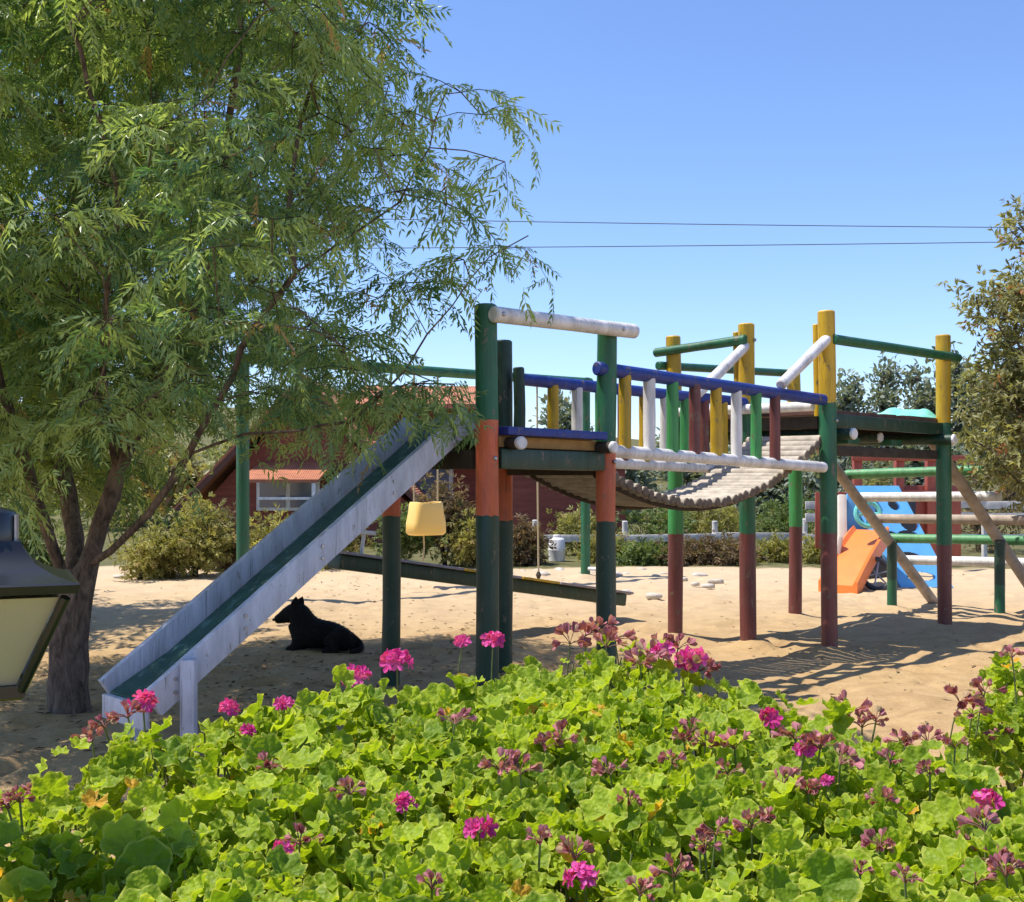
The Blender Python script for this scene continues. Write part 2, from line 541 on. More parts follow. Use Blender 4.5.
# right platform
pr = deck("platform", [E - W * .05 + U * .05, A + W * .05 + U * .05, B + W * .05 - U * .05, D - W * .05 - U * .05], 2.165, 0.04, M['deckbrown'], play, 17)
for t in (0.075, 0.5, 0.955):
    q0 = A.lerp(B, t); q1 = E.lerp(D, t)
    MB().log(P(q0 - W * (.16 if t != .5 else -.1), 1.945), P(q1 + W * .12, 1.945), 0.052, [(0.015, 1), (1, 0)], wob=.02).build("joist", [M['dkgreen'], M['white']], pr)
MB().beam(P(A + U * .08 + W * .02, 2.065), P(B + U * .16 + W * .02, 2.055), 0.07, 0.12, 0.01).build("cross_beam", M['dkgreen'], pr)
MB().beam(P(A + U * .08 + W * .09, 1.80), P(B - U * .08 + W * .09, 1.79), 0.10, 0.09, 0.01).build("cross_beam", M['darkwood'], pr)
MB().beam(P(E + U * .08, 2.055), P(D - U * .08, 2.05), 0.09, 0.13, 0.01).build("cross_beam", M['dkgreen'], pr)
MB().beam(P(A + W * .1, 2.05), P(E - W * .08, 2.05), 0.08, 0.11, 0.01).build("cross_beam", M['darkwood'], pr)
MB().beam(P(B + W * .1, 2.05), P(D - W * .1, 2.05), 0.08, 0.11, 0.01).build("cross_beam", M['darkwood'], pr)
MB().log(P(A + W * .1 - U * .10, 2.19), P(E - W * .1 - U * .10, 2.19), 0.045, wob=.03).build("edge_log", M['white'], pr)
random.seed(11)
for a_ in (A.lerp(B, .25), A.lerp(B, .62)):                             # wedge blocks under the deck, between joists
    MB().beam(P(a_ + W * .2, 1.90), P(a_ + W * .2 + U * .22, 1.90), 0.12, 0.06).build("spacer", M['green'], pr)

# plank bridge
def sag(t): return 1.35 + 0.185 * (t - 1.2) ** 2
L_br = (A - p_fr).length
bm_ = MB()
npl = 36
for k in range(npl):
    t = 0.02 + (L_br - 0.04) * (k + 0.5) / npl
    z = sag(t)
    sl = 0.37 * (t - 1.2)
    x = (U + Vector((0, 0, sl))).normalized(); y = W; zz = x.cross(y)
    rot = Matrix((x, y, zz)).transposed()
    f0 = p_fr.lerp(A, t / L_br) + W * 0.05
    b0 = Fp.lerp(Cc, t / L_br) - W * 0.05
    step = (L_br - 0.04) / npl * math.sqrt(1 + sl * sl)
    zz_ = z + random.uniform(-.004, .004)
    bm_.log(P(f0 - W * random.uniform(.0, .03), zz_), P(b0 + W * random.uniform(0, .03), zz_), step * .47, [(.015, 1), (.985, 0), (1, 1)], n=10, wob=.01)
bridge = bm_.build("bridge", [M['plank'], plain("plank_end", (.16, .12, .085), .9)], play, 50)
for q0, q1 in ((p_fr + W * .12, A + W * .12), (Fp - W * .14, Cc - W * .14)):
    pts = [P(q0.lerp(q1, i / 24), sag(L_br * i / 24) - 0.045) for i in range(25)]
    MB().tube(pts, 0.018, 8).build("cable", M['darkwood'], bridge)
front_hi = (P(p_fr - U * .12, 2.325), P(A - U * 0.10, 2.24))
front_lo = (P(p_fr + U * .02, 1.745), P(A - U * .10, 1.645))
back_hi = (P(Fp, 2.31), P(Cc - U * .05, 2.26))
back_lo = (P(Fp + U * .02, 1.70), P(Cc - U * .06, 1.63))
for hi, lo in ((front_hi, front_lo), (back_hi, back_lo)):
    s_ = W * -0.0
    MB().log(hi[0], hi[1], 0.050 if hi is front_hi else 0.046, wob=.03).build("handrail", M['blue'], bridge)
    MB().log(lo[0], lo[1], 0.047, wob=.03).build("lower_rail", M['white'], bridge)
def at_px(line, px):
    a, b = line
    k = (px - 512) / 1150
    t = (k * a.y - a.x) / ((b.x - a.x) - k * (b.y - a.y))
    return t
def baluster(hi, lo, t, mat, r):
    xy = hi[0].lerp(hi[1], t)
    tl = (Vector((xy.x, xy.y, 0)) - P(lo[0], 0)).dot(U) / (P(lo[1], 0) - P(lo[0], 0)).length
    z0 = lo[0].z + (lo[1].z - lo[0].z) * tl
    MB().log(P(xy, z0 + 0.02), P(xy, xy.z - 0.015), r, wob=.03, n=12).build("baluster", M[mat], bridge)
seq = ['yellow', 'white', 'ltgreen', 'maroon']
t0 = at_px(front_hi, 625); t1 = at_px(front_hi, 775)
for k in range(8):
    baluster(front_hi, front_lo, t0 + (t1 - t0) * k / 7, seq[k % 4], 0.046)
t0 = at_px(back_hi, 553); t1 = at_px(back_hi, 723)
for k in range(9):
    baluster(back_hi, back_lo, t0 + (t1 - t0) * k / 8, seq[k % 4], 0.046)

# slide
s_n = Vector((-0.24, 7.43, 0)) + W * .10; run = 2.20
dn = -U
s_f = s_n + W * 0.47
zt, zb = 1.875, 0.325
def slide_pt(base, r): return P(base + dn * r, zt + (zb - zt) * r / run)
m = MB()
nseg = 14
vs, fs = [], []
for k in range(nseg + 1):
    r = -0.15 + (run + 0.15) * k / nseg
    dz = 0.06 * max(0, 1 - (run - r) / 0.35) + (0.05 if r < 0 else 0) * 0
    for base in (s_n + W * .02, s_f - W * .02):
        q = slide_pt(base, r) + Vector((0, 0, dz)); vs += [q, q - Vector((0, 0, .03))]
for k in range(nseg):
    o = k * 4
    fs += [(o, o + 2 + 2, o + 6, o + 2), (o + 1, o + 3, o + 7, o + 5), (o, o + 1, o + 5, o + 4), (o + 2, o + 6, o + 7, o + 3)]
fs += [(0, 2, 3, 1), (nseg * 4, nseg * 4 + 1, nseg * 4 + 3, nseg * 4 + 2)]
m.add(vs, fs)
slide = m.build("slide", M['slideg'], play, 40)
for base in (s_n - W * .02, s_f + W * .02):
    a = slide_pt(base, -0.02) + Vector((0, 0, .055)); b = slide_pt(base, run) + Vector((0, 0, .055))
    MB().beam(a, b, 0.045, 0.158, 0.008).build("side_board", M['slidew'], slide)
MB().beam(slide_pt(s_n, run + .02) + Vector((0, 0, .0)), slide_pt(s_f, run + .02) + Vector((0, 0, .0)), 0.04, 0.13, 0.008).build("end_lip", M['slidew'], slide)
for r_ in (0.12, 0.62, 1.15, 1.66, 2.08):
    for zo in (.09, .02):
        q = slide_pt(s_n - W * .043, r_) + Vector((0, 0, zo))
        MB().tube([q, q - W * .008], .011, 8).build("bolt", M['steel'], slide)
lg = s_n + dn * 2.02 - W * .075
MB().beam(P(lg, -0.03), P(lg, 0.60), 0.075, 0.075, 0.006, up=Vector((0, 1, 0))).build("leg", M['slidew'], slide)
lg = s_f + dn * 2.0 + W * .075
MB().beam(P(lg, -0.03), P(lg, 0.50), 0.075, 0.075, 0.006, up=Vector((0, 1, 0))).build("leg", M['slidew'], slide)

# climbing ladder at the back of the right platform
lt1 = Vector((3.30, 12.9, 2.10)); lb1 = Vector((5.29, 14.37, -0.03))
lt2 = Vector((4.30, 12.05, 2.10)); lb2 = Vector((6.29, 13.52, -0.03))
ladder = MB().log(lt1, lb1, 0.062, wob=.02).log(lt2, lb2, 0.062, wob=.02).build("ladder", M['ladderwood'], play)
for f, mat, o0, o1, tilt in ((0.27, 'mint', 0.02, 0.22, .05), (0.395, 'white', 0.06, 0.24, .03), (0.515, 'ladderwood', 0.05, 0.36, .02), (0.63, 'mint', 0.05, 0.34, .03), (0.76, 'white', 0.12, 0.30, .04)):
    a = lt1.lerp(lb1, f); b = lt2.lerp(lb2, f)
    d = (b - a).normalized(); n_ = Vector((0.42, -0.3, .0)).normalized()
    up_ = Vector((0.3, 0.22, .38)).normalized() * 0.09
    MB().log(a - d * o0 + up_, b + d * o1 + up_ + Vector((0, 0, tilt)), 0.056, wob=.03).build("rung", M[mat], ladder)
for q, zt_ in ((Vector((4.56, 13.8, 0)), 0.80), (Vector((5.45, 12.85, 0)), 0.86)):
    MB().log(P(q, -.05), P(q, zt_), 0.058, [(0.45, 0), (1, 1)]).build("prop_post", [M['green'], M['dkgreen']], ladder)

# turquoise sheet lying on the right deck
sv = []
n1 = 30
c0 = Vector((4.05, 12.0, 2.17))
for i_ in range(n1):
    for j_ in range(n1):
        u, v = i_ / (n1 - 1) - .5, j_ / (n1 - 1) - .5
        r = math.hypot(u, v)
        edge_ = max(0, 1 - (2 * max(abs(u), abs(v))) ** 4)
        h = edge_ * (0.035 + 0.045 * max(0, math.sin(7 * u + 2.2 * v + .6)) + 0.030 * max(0, math.sin(9 * v - 5 * u)) + 0.02 * math.sin(17 * u + 11 * v))
        q = c0 + U * (u * 0.75) + W * (v * 0.55)
        sv.append((q.x, q.y, c0.z + max(0.006, h)))
m = MB().add(sv, [(a * n1 + b, (a + 1) * n1 + b, (a + 1) * n1 + b + 1, a * n1 + b + 1) for a in range(n1 - 1) for b in range(n1 - 1)])
o = m.build("tarpaulin", plain("turquoise_cloth", (0.22, 0.66, 0.55), .7, .15), None, 180)
tag(o, "crumpled turquoise sheet lying on the high right deck", "tarpaulin")

# ------------------------------------------------------------------ seesaw
sL = Vector((-1.57, 10.13, 0.82)); sR = Vector((1.18, 12.55, 0.225))
see = thing("seesaw", "long dark wooden seesaw plank with yellow seats behind the orange and green posts", "seesaw", ((sL.x + sR.x) / 2, (sL.y + sR.y) / 2, 0))
MB().beam(sL, sR, 0.20, 0.135, 0.02).build("beam", M['dkgreen'], see)
ax = (sR - sL).normalized()
nrm = Vector((0, 0, 1)).cross(ax).normalized(); up = ax.cross(nrm)
def onsee(t, h): return sL.lerp(sR, t) + up * (0.0675 + h)
for a, b, mt in ((0.0, .36, 'seesaw_top'), (.36, .47, 'yellow'), (.47, .56, 'seesaw_top'), (.56, .70, 'yellow'), (.70, 1, 'seesaw_top')):
    MB().beam(onsee(a + .003, .013), onsee(b - .003, .013), 0.40, 0.024, 0.005).build("seat" if mt == 'yellow' else "top_board", M[mt], see)
for t in (0.075, 0.90):
    q = onsee(t, .02)
    m = MB().tube([q - nrm * .0, q + up * .20], 0.017, 10)
    m.tube([q + up * .20 - nrm * .16, q + up * .20 + nrm * .16], 0.02, 10)
    m.build("handle", M['white'], see)
mid = sL.lerp(sR, .5)
m = MB().log(P(mid - nrm * .16, -0.05), P(mid - nrm * .16, mid.z + .05), .05).log(P(mid + nrm * .16, -.05), P(mid + nrm * .16, mid.z + .05), .05)
m.build("pivot_post", M['dkgreen'], see)

# ------------------------------------------------------------------ swing set
wl = Vector((-3.37, 14.4, 0)); wr = Vector((1.15, 18.0, 0))
sw = thing("swing_set", "green log swing frame with two posts and one long crossbar behind the slide", "swing set", ((wl.x + wr.x) / 2, (wl.y + wr.y) / 2, 0))
MB().log(P(wl, -.05), P(wl, 3.1), 0.080).build("post", M['green'], sw)
MB().log(P(wr, -.05), P(wr, 3.12), 0.075).build("post", M['green'], sw)
dd = (wr - wl).normalized()
MB().log(P(wl - dd * .2, 3.05), P(wr + dd * .12, 3.05), 0.07).build("crossbar", M['green'], sw)
def onbar(px):
    k = (px - 512) / 1150
    t = (k * wl.y - wl.x) / ((wr.x - wl.x) - k * (wr.y - wl.y))
    return wl.lerp(wr, t)
# yellow plastic bucket seat
q = onbar(426)
bz = EYE - (519 - 478) * q.y / 1150
bs = thing("bucket_swing", "pale yellow plastic bucket swing seat hanging on two thin ropes", "swing", P(q, bz))
yp = NG("yellow_plastic"); yp.base((0.88, 0.60, 0.17)); yp.rough(.45)
yp.b.inputs["Subsurface Weight"].default_value = .3; yp.b.inputs["Subsurface Radius"].default_value = (.08, .05, .02)
def rrect(wx, wy, e=4.0, n=28):
    return [(wx * math.copysign(abs(math.cos(2 * math.pi * k / n)) ** (2 / e), math.cos(2 * math.pi * k / n)),
             wy * math.copysign(abs(math.sin(2 * math.pi * k / n)) ** (2 / e), math.sin(2 * math.pi * k / n))) for k in range(n)]
prof = [(-.21, .17, .10), (-.225, .235, .15), (-.19, .275, .18), (-.05, .27, .18), (.10, .235, .17), (.19, .225, .165), (.225, .21, .15), (.225, .18, .12), (.10, .19, .13), (-.17, .20, .13)]
vs = []; n = 28
for z, wx, wy in prof:
    z += 0
    for x, y in rrect(wx, wy):
        vs.append(Vector((q.x, q.y, bz)) + dd * x + Vector((-dd.y, dd.x, 0)) * y + Vector((0, 0, z + (.03 * (x / .27) ** 2 if z > .1 else 0))))
fs = [(k * n + j, k * n + (j + 1) % n, (k + 1) * n + (j + 1) % n, (k + 1) * n + j) for k in range(len(prof) - 1) for j in range(n)]
fs += [tuple(range(n - 1, -1, -1)), tuple((len(prof) - 1) * n + j for j in range(n))]
MB().add(vs, fs).build("seat", yp.m, bs, 60)
for sx in (-.20, .20):
    MB().tube([P(q + dd * sx, bz + .2), P(q + dd * sx * 1.0, 3.0)], 0.013, 8).build("rope", M['rope'], bs)
MB().tube([P(q - dd * .04, bz - .22), P(q - dd * .03, bz - .40), P(q - dd * .05, bz - .60)], 0.011, 8).build("rope", M['rope'], bs)
# knotted climbing rope
q = onbar(537)
hr = thing("climbing_rope", "thin pale rope hanging straight down behind the dark middle post, knotted at its end", "rope", P(q, .3))
rz = EYE - (573 - 478) * q.y / 1150
MB().tube([P(q, 3.0), P(q + dd * .01, 1.6), P(q + dd * .03, rz)], 0.014, 8).build("strand", M['rope'], hr)
m = MB()
m.tube([P(q + dd * .03, rz + .02), P(q + dd * .03, rz - .03), P(q + dd * .03, rz - .09)], [.02, .045, .02], 10)
m.build("knot", M['darkwood'], hr)
q = onbar(350)
r3 = thing("swing_rope", "short loose rope end dangling from the swing crossbar among the leaves", "rope", P(q, 2.0))
MB().tube([P(q, 3.0), P(q + dd * .01, 2.4), P(q, 1.75)], 0.013, 8).build("strand", M['rope'], r3)

# ------------------------------------------------------------------ trees and foliage
def tpl_blob():
    """an irregular leaf clump card: bent ellipse of 6 quads"""
    v = np.array([[0, 0, 0], [.35, .22, .06], [.35, -.22, .06], [.75, .2, .02], [.75, -.2, .02], [1, 0, -.1], [.4, 0, .0]], float)
    f = [np.array([[0, 2, 6], [0, 6, 1], [1, 6, 3], [6, 5, 3], [6, 4, 5], [2, 4, 6]])]
    return v, f
def tpl_leaf():
    v = np.array([[0, 0, 0], [.45, .16, .04], [1, 0, -.06], [.45, -.16, .04]], float)
    return v, [np.array([[0, 3, 2, 1]])]
def tpl_sprig(n=5, seed=1):
    r = np.random.default_rng(seed)
    V, F = [], []
    lv, lf = tpl_leaf()
    for k in range(n):
        a = r.uniform(-1.1, 1.1); b = r.uniform(-.8, .8)
        R = rotmats(np.array([[math.cos(a) * math.cos(b), math.sin(a) * math.cos(b), math.sin(b)]]), np.array([[.1, .2, 1.]]), np.array([r.uniform(-1, 1)]))[0]
        V.append((lv * r.uniform(.4, .6)) @ R.T + np.array([k / n * .55, 0, 0]))
        F.append(lf[0] + 4 * k)
    return np.concatenate(V), [np.concatenate(F)]
def tpl_pinnate(seed=0, pairs=6, ll=.31, lw=.044):
    rg = np.random.default_rng(seed)
    V, F = [], []
    bend = rg.uniform(.15, .6); sw = rg.uniform(-.25, .25)
    def rach(t): return np.array([t, sw * t * t, -bend * t * t])
    c = 0
    for k in range(5):
        t = k / 4
        p = rach(t); V += [p + [0, .006, 0], p - [0, .006, 0]]
        if k: F.append([c - 2, c - 1, c + 1, c])
        c += 2
    for k in range(pairs):
        t = .14 + .86 * k / (pairs - 1)
        p = rach(t)
        for s_ in (1, -1):
            if rg.random() < .08: continue
            sc = ll * (0.65 + .5 * math.sin(math.pi * min(1, t * .9))) * rg.uniform(.75, 1.2)
            d = np.array([.75 + rg.normal(0, .15), s_ * (.62 + rg.normal(0, .14)), -.30 + rg.normal(0, .2)]); d /= np.linalg.norm(d)
            side = np.cross(d, [rg.normal(0, .4), .3 * s_, 1]); side /= np.linalg.norm(side)
            V += [p, p + d * sc * .42 + side * lw, p + d * sc + np.array([.02, 0, -.07]), p + d * sc * .42 - side * lw]
            F.append([c, c + 1, c + 2, c + 3]); c += 4
    return np.array(V), [np.array(F)]

def skeleton(limbs, targets, r_tip=.006, r_exp=2.2, kids=3, jitter=.06, seed=0, rmax=None):
    """limbs: list of polylines (first starts at the root, others start on an earlier one); targets join by branches.
    returns chains [(points, radii)]"""
    rg = np.random.default_rng(seed)
    pts, par = [], []
    def nearest(p):
        a = np.array(pts); return int(np.argmin(((a - p) ** 2).sum(1)))
    for L in limbs:
        L = [np.array(p, float) for p in L]
        if not pts:
            pts.append(L[0]); par.append(-1); last = 0
        else:
            last = nearest(L[0])
        for a, b in zip(L, L[1:]):
            k = max(1, int(np.linalg.norm(b - a) / .16))
            for q in range(1, k + 1):
                p = a + (b - a) * q / k + rg.normal(0, jitter * .22, 3)
                pts.append(p); par.append(last); last = len(pts) - 1
    depth = [0.0]
    for i_ in range(1, len(pts)):
        depth.append(depth[par[i_]] + np.linalg.norm(pts[i_] - pts[par[i_]]))
    base_n = len(pts)
    T = np.array(targets)
    d0 = np.min(np.linalg.norm(T[:, None] - np.array(pts)[None, ::2], axis=2), axis=1)
    for t in T[np.argsort(d0)]:
        a = np.array(pts)
        dist = np.linalg.norm(a - t, axis=1)
        cost = dist + .18 * np.array(depth) + .5 * np.maximum(0, a[:, 2] - t[2])
        j = int(np.argmin(cost))
        if dist[j] < .05: continue
        k = max(1, int(dist[j] / .22))
        p0 = a[j]
        last = j
        lift = rg.normal(0, .08 * dist[j], 3) + np.array([0, 0, .12 * dist[j]])
        for q in range(1, k + 1):
            u = q / k
            p = p0 + (t - p0) * u + lift * math.sin(math.pi * u) + rg.normal(0, .012, 3) * (q < k)
            pts.append(p); par.append(last); depth.append(depth[last] + dist[j] / k); last = len(pts) - 1
    n = len(pts)
    area = np.zeros(n)
    nch = np.zeros(n, int)
    for i_ in range(1, n): nch[par[i_]] += 1
    for i_ in range(n - 1, -1, -1):
        if nch[i_] == 0: area[i_] = r_tip ** r_exp
        if par[i_] >= 0: area[par[i_]] += area[i_]
    rad = area ** (1 / r_exp)
    if rmax: rad = np.minimum(rad * (rmax / rad[0]), rmax); rad = np.maximum(rad, r_tip)
    # split into chains: each node continues along its thickest child
    kids_ = [[] for _ in range(n)]
    for i_ in range(1, n): kids_[par[i_]].append(i_)
    chains = []
    stack = [(0, None)]
    while stack:
        s0, pr_ = stack.pop()
        ch = [s0] if pr_ is None else [pr_, s0]
        cur = s0
        while kids_[cur]:
            ks = sorted(kids_[cur], key=lambda z: -rad[z])
            for z in ks[1:]: stack.append((z, cur))
            cur = ks[0]; ch.append(cur)
        rr = [rad[c] for c in ch]
        if pr_ is not None: rr[0] = rr[1]
        chains.append(([pts[c] for c in ch], rr))
    return chains

def wood_mesh(chains, name, mat, parent, flare=None, nmax=12):
    m = MB()
    for pts, rr in chains:
        if len(pts) < 2: continue
        r0 = max(rr)
        n = nmax if r0 > .05 else (7 if r0 > .015 else 4)
        rr = list(rr)
        if flare and pts is chains[0][0]:
            for k in range(min(4, len(rr))): rr[k] *= (1 + flare * (1 - k / 4))
        m.tube(pts, rr, n, cap=True, wob=.07 if r0 > .05 else 0)
    return m.build(name, mat, parent, 60)

def lobe_points(lobes, n, seed, gap=.0, f=2.0, shell=.45):
    rg = np.random.default_rng(seed)
    vol = np.array([l[1][0] * l[1][1] * l[1][2] for l in lobes]); vol = vol ** .8
    out = []
    while len(out) < n:
        l = lobes[rg.choice(len(lobes), p=vol / vol.sum())]
        d = rg.normal(size=3); d /= np.linalg.norm(d)
        r = (shell + (1 - shell) * rg.random()) if rg.random() < .75 else rg.random()
        p = np.array(l[0]) + d * r * np.array(l[1])
        if gap and smoothnoise(p[None], seed, f)[0] < gap - .6: continue
        out.append(p)
    return np.array(out)

BARK = barkmat("brown_bark", (0.035, 0.024, 0.016), (0.20, 0.145, 0.10))
DARKBARK = barkmat("dark_bark", (0.02, 0.015, 0.011), (0.09, 0.066, 0.046))

def make_tree(name, label, cat, base, limbs, lobes, ncl, per, tpl, size, mat, bark=BARK, seed=0, group=None, spread=.3, droop=.0, gap=.25, f=2.0, rmax=.12, twigs=None, tintbias=0.0):
    t = thing(name, label, cat, base, group)
    cl = lobe_points(lobes, ncl, seed, gap, f)
    rg = np.random.default_rng(seed + 50)
    tw = cl if twigs is None else cl[:twigs]
    wood_mesh(skeleton(limbs, tw, seed=seed, rmax=rmax), "trunk", bark, t, flare=.35)
    foliage(t, cl, per, tpl, size, mat, rg, spread, droop, np.mean([l[0] for l in lobes], axis=0), tintbias)
    return t

def foliage(t, cl, per, tpl, size, mat, rg, spread, droop, ctr, tintbias=0.0, name="crown"):
    n = len(cl) * per
    pos = np.repeat(cl, per, axis=0) + rg.normal(0, spread, (n, 3)) * np.array([1, 1, .8])
    out = pos - np.asarray(ctr)
    out /= np.maximum(np.linalg.norm(out, axis=1, keepdims=True), .01)
    fwd = out * .7 + rg.normal(0, .6, (n, 3)) + np.array([0, 0, -droop])
    upv = np.array([0, 0, 1.]) + out * .4 + rg.normal(0, .45, (n, 3))
    R = rotmats(fwd, upv, rg.uniform(-.6, .6, n))
    clump_t = np.repeat(rg.uniform(-.25, .25, len(cl)), per)
    tint = np.clip(rg.uniform(.1, .75, n) + clump_t + tintbias, 0, .9)
    acc = rg.random(n) < .05
    tint[acc] = 1.0
    V, F, at = scatter(tpl[0], tpl[1], pos, R, size * rg.uniform(.65, 1.25, n), tint)
    return np_mesh(name, V, F, mat, t, at)

# --- the pepper tree
PEP = leafmat("pepper_tree_leaf", (0.09, 0.20, 0.085), (0.42, 0.54, 0.20), (0.52, 0.34, 0.17), .5, .32, spec=.6)
pb = np.array([-2.92, 7.75, 0.0])
pep = thing("pepper_tree", "big pepper tree with drooping feathery green leaves and a forked trunk beside the slide", "tree", tuple(pb))
def pw(px, py, y=7.7): return ((px - 512) * y / 1150, y, EYE + (478 - py) * y / 1150)
limbs = [
    [pw(70, 716), pw(69, 640), pw(75, 590), pw(95, 545, 7.72), pw(118, 470, 7.7), pw(150, 400, 7.6), pw(195, 300, 7.5), pw(222, 235, 7.45), pw(225, 150, 7.4), pw(240, 60, 7.4), pw(250, -60, 7.5), pw(255, -170, 7.5)],
    [pw(92, 560, 7.7), pw(108, 552, 7.5), pw(150, 515, 7.3), pw(188, 455, 7.2), pw(240, 350, 7.0), pw(298, 268, 6.9), pw(340, 240, 6.9), pw(400, 200, 6.8), pw(428, 150, 6.8), pw(445, 95, 6.8)],
    [pw(190, 450, 7.2), pw(270, 432, 7.0), pw(350, 425, 6.9), pw(405, 372, 6.8), pw(450, 305, 6.8), pw(490, 255, 6.8), pw(530, 238, 6.8)],
    [pw(298, 268, 6.9), pw(285, 215, 7.0), pw(300, 120, 7.0), pw(330, 20, 7.1), pw(350, -80, 7.2)],
    [pw(76, 590, 7.75), pw(74, 540, 8.0), pw(62, 470, 8.3), pw(60, 380, 8.6), pw(80, 240, 8.8), pw(60, 90, 9.0), pw(70, -60, 9.1)],
    [pw(70, 600, 7.7), pw(45, 520, 7.4), pw(18, 440, 7.2), pw(-20, 330, 7.0), pw(-60, 200, 6.9), pw(-80, 60, 6.9)],
    [pw(150, 400, 7.6), pw(165, 250, 8.2), pw(155, 150, 8.5), pw(160, 0, 8.8), pw(165, -120, 9.0)],
    [pw(110, 500, 7.7), pw(130, 430, 8.3), pw(200, 340, 9.0), pw(300, 230, 9.6), pw(370, 120, 9.8)],
    [pw(118, 470, 7.7), pw(100, 340, 7.2), pw(118, 190, 6.7), pw(70, 20, 6.4)],
    [pw(222, 235, 7.45), pw(260, 225, 7.2), pw(320, 170, 7.0), pw(370, 100, 6.9)],
]
# crown envelope in the tree's own x/z, sampled through its depth
edge = [(-4.8, 2.2), (-4.9, 4.2), (-4.2, 5.7), (-2.8, 6.5), (-1.6, 6.2), (-.75, 5.4), (-.55, 4.6), (-.42, 4.25), (-.05, 4.0), (.10, 3.75), (.0, 3.5), (-.1, 3.35), (.22, 3.15), (.20, 2.85), (.02, 2.5), (-.25, 2.2), (-.45, 2.0), (-.75, 1.95), (-1.15, 2.05), (-1.5, 2.05), (-2.0, 2.08), (-2.35, 2.0), (-2.75, 1.75), (-3.3, 1.45), (-4.1, 1.6)]
def inside(x, z):
    c = False
    for (x1, z1), (x2, z2) in zip(edge, edge[1:] + edge[:1]):
        if (z1 > z) != (z2 > z) and x < (x2 - x1) * (z - z1) / (z2 - z1) + x1: c = not c
    return c
rg = np.random.default_rng(21)
cl = []
while len(cl) < 1260:
    x, z = rg.uniform(-4.9, .3), rg.uniform(1.4, 6.5)
    if not inside(x, z): continue
    # thinner towards the right margin
    e = np.clip((-.62 - x + .25 * (z < 2.6)) / .75, 0, 1)
    if x > -.8 and z > 2.3 and rg.random() > .22: continue
    if x > -1.15 and z < 2.4 and rg.random() > .55: continue
    if x > -1.3 and 2.4 < z < 3.2 and rg.random() > .16: continue
    if x > -1.1 and z > 3.2 and rg.random() > .42: continue
    hw = 2.5 * math.sqrt(max(.03, 1 - ((x + 2.5) / 2.9) ** 2)) * (0.75 if z < 2.2 else 1.0)
    y = 8.0 + rg.uniform(-1.05, 1.2) * hw + (-.3 if x > -1 else 0)
    if x > -1.0: y = rg.normal(6.95, .35)
    if -2.7 < x < -.9 and 2.2 < z < 4.0 and y < 7.1 and rg.random() > .45: continue
    # scale about the trunk line so the mass keeps its outline at its own depth
    p = np.array([min(.06, x * y / 7.5) if x > -3 else x, y, z])
    if smoothnoise(p[None], 77, 2.6)[0] < -.95: continue
    cl.append(p)
cl = np.array(cl)
wood_mesh(skeleton(limbs, cl, r_tip=.004, r_exp=1.55, seed=4, rmax=.115), "trunk", barkmat("pepper_bark", (0.03, 0.018, 0.012), (0.30, 0.21, 0.15)), pep, flare=.25, nmax=16)
rgp = np.random.default_rng(33)
# each cluster is a spray of drooping twigs with leaves alternating along them
n_tw, n_lf = 3, 9
twm = MB()
P_, Fw, Tn = [], [], []
for c in cl:
    ct = rgp.uniform(-.38, .38)
    for q in range(n_tw):
        a = rgp.uniform(0, 2 * math.pi)
        d = np.array([math.cos(a), math.sin(a), rgp.uniform(-.2, .7)]); d /= np.linalg.norm(d)
        L = rgp.uniform(.28, .55); dr = rgp.uniform(.2, 1.0)
        def tw_(t): return c + d * L * t + np.array([0, 0, -dr * L * t * t])
        twm.tube([tw_(0), tw_(.35), tw_(.7), tw_(1)], [.0035, .003, .0022, .0012], 3, cap=False)
        for k in range(n_lf):
            t = .12 + .88 * k / (n_lf - 1) + rgp.normal(0, .03)
            tan = d + np.array([0, 0, -2 * dr * t]); tan /= np.linalg.norm(tan)
            sd = np.cross(tan, [0, 0, 1.]); sd /= max(.1, np.linalg.norm(sd))
            f = tan * .55 + sd * (1 if k % 2 else -1) * rgp.uniform(.5, 1.1) + rgp.normal(0, .25, 3) + np.array([0, 0, -.15])
            P_.append(tw_(t)); Fw.append(f); Tn.append(np.clip(rgp.uniform(.1, .8) + ct, 0, .9))
n = len(P_)
pos, fwd, tint = np.array(P_), np.array(Fw), np.array(Tn)
R = rotmats(fwd, np.array([0, 0, 1.]) + rgp.normal(0, .5, (n, 3)), rgp.uniform(-.7, .7, n))
tint[rgp.random(n) < .02] = 1.0
twm.build("twigs", DARKBARK, pep, 180)
sc_ = .172 * rgp.uniform(.65, 1.3, n)
which = rgp.integers(0, 6, n)
Vs, Fs, Ts, off = [], [], [], 0
for k in range(6):
    q = which == k
    tv, tf = tpl_pinnate(k)
    V, F, at = scatter(tv, tf, pos[q], R[q], sc_[q], tint[q])
    Vs.append(V); Fs.append(F[0] + off); Ts.append(at['tint']); off += len(V)
np_mesh("crown", np.concatenate(Vs), np.concatenate(Fs), PEP, pep, {'tint': np.concatenate(Ts)})

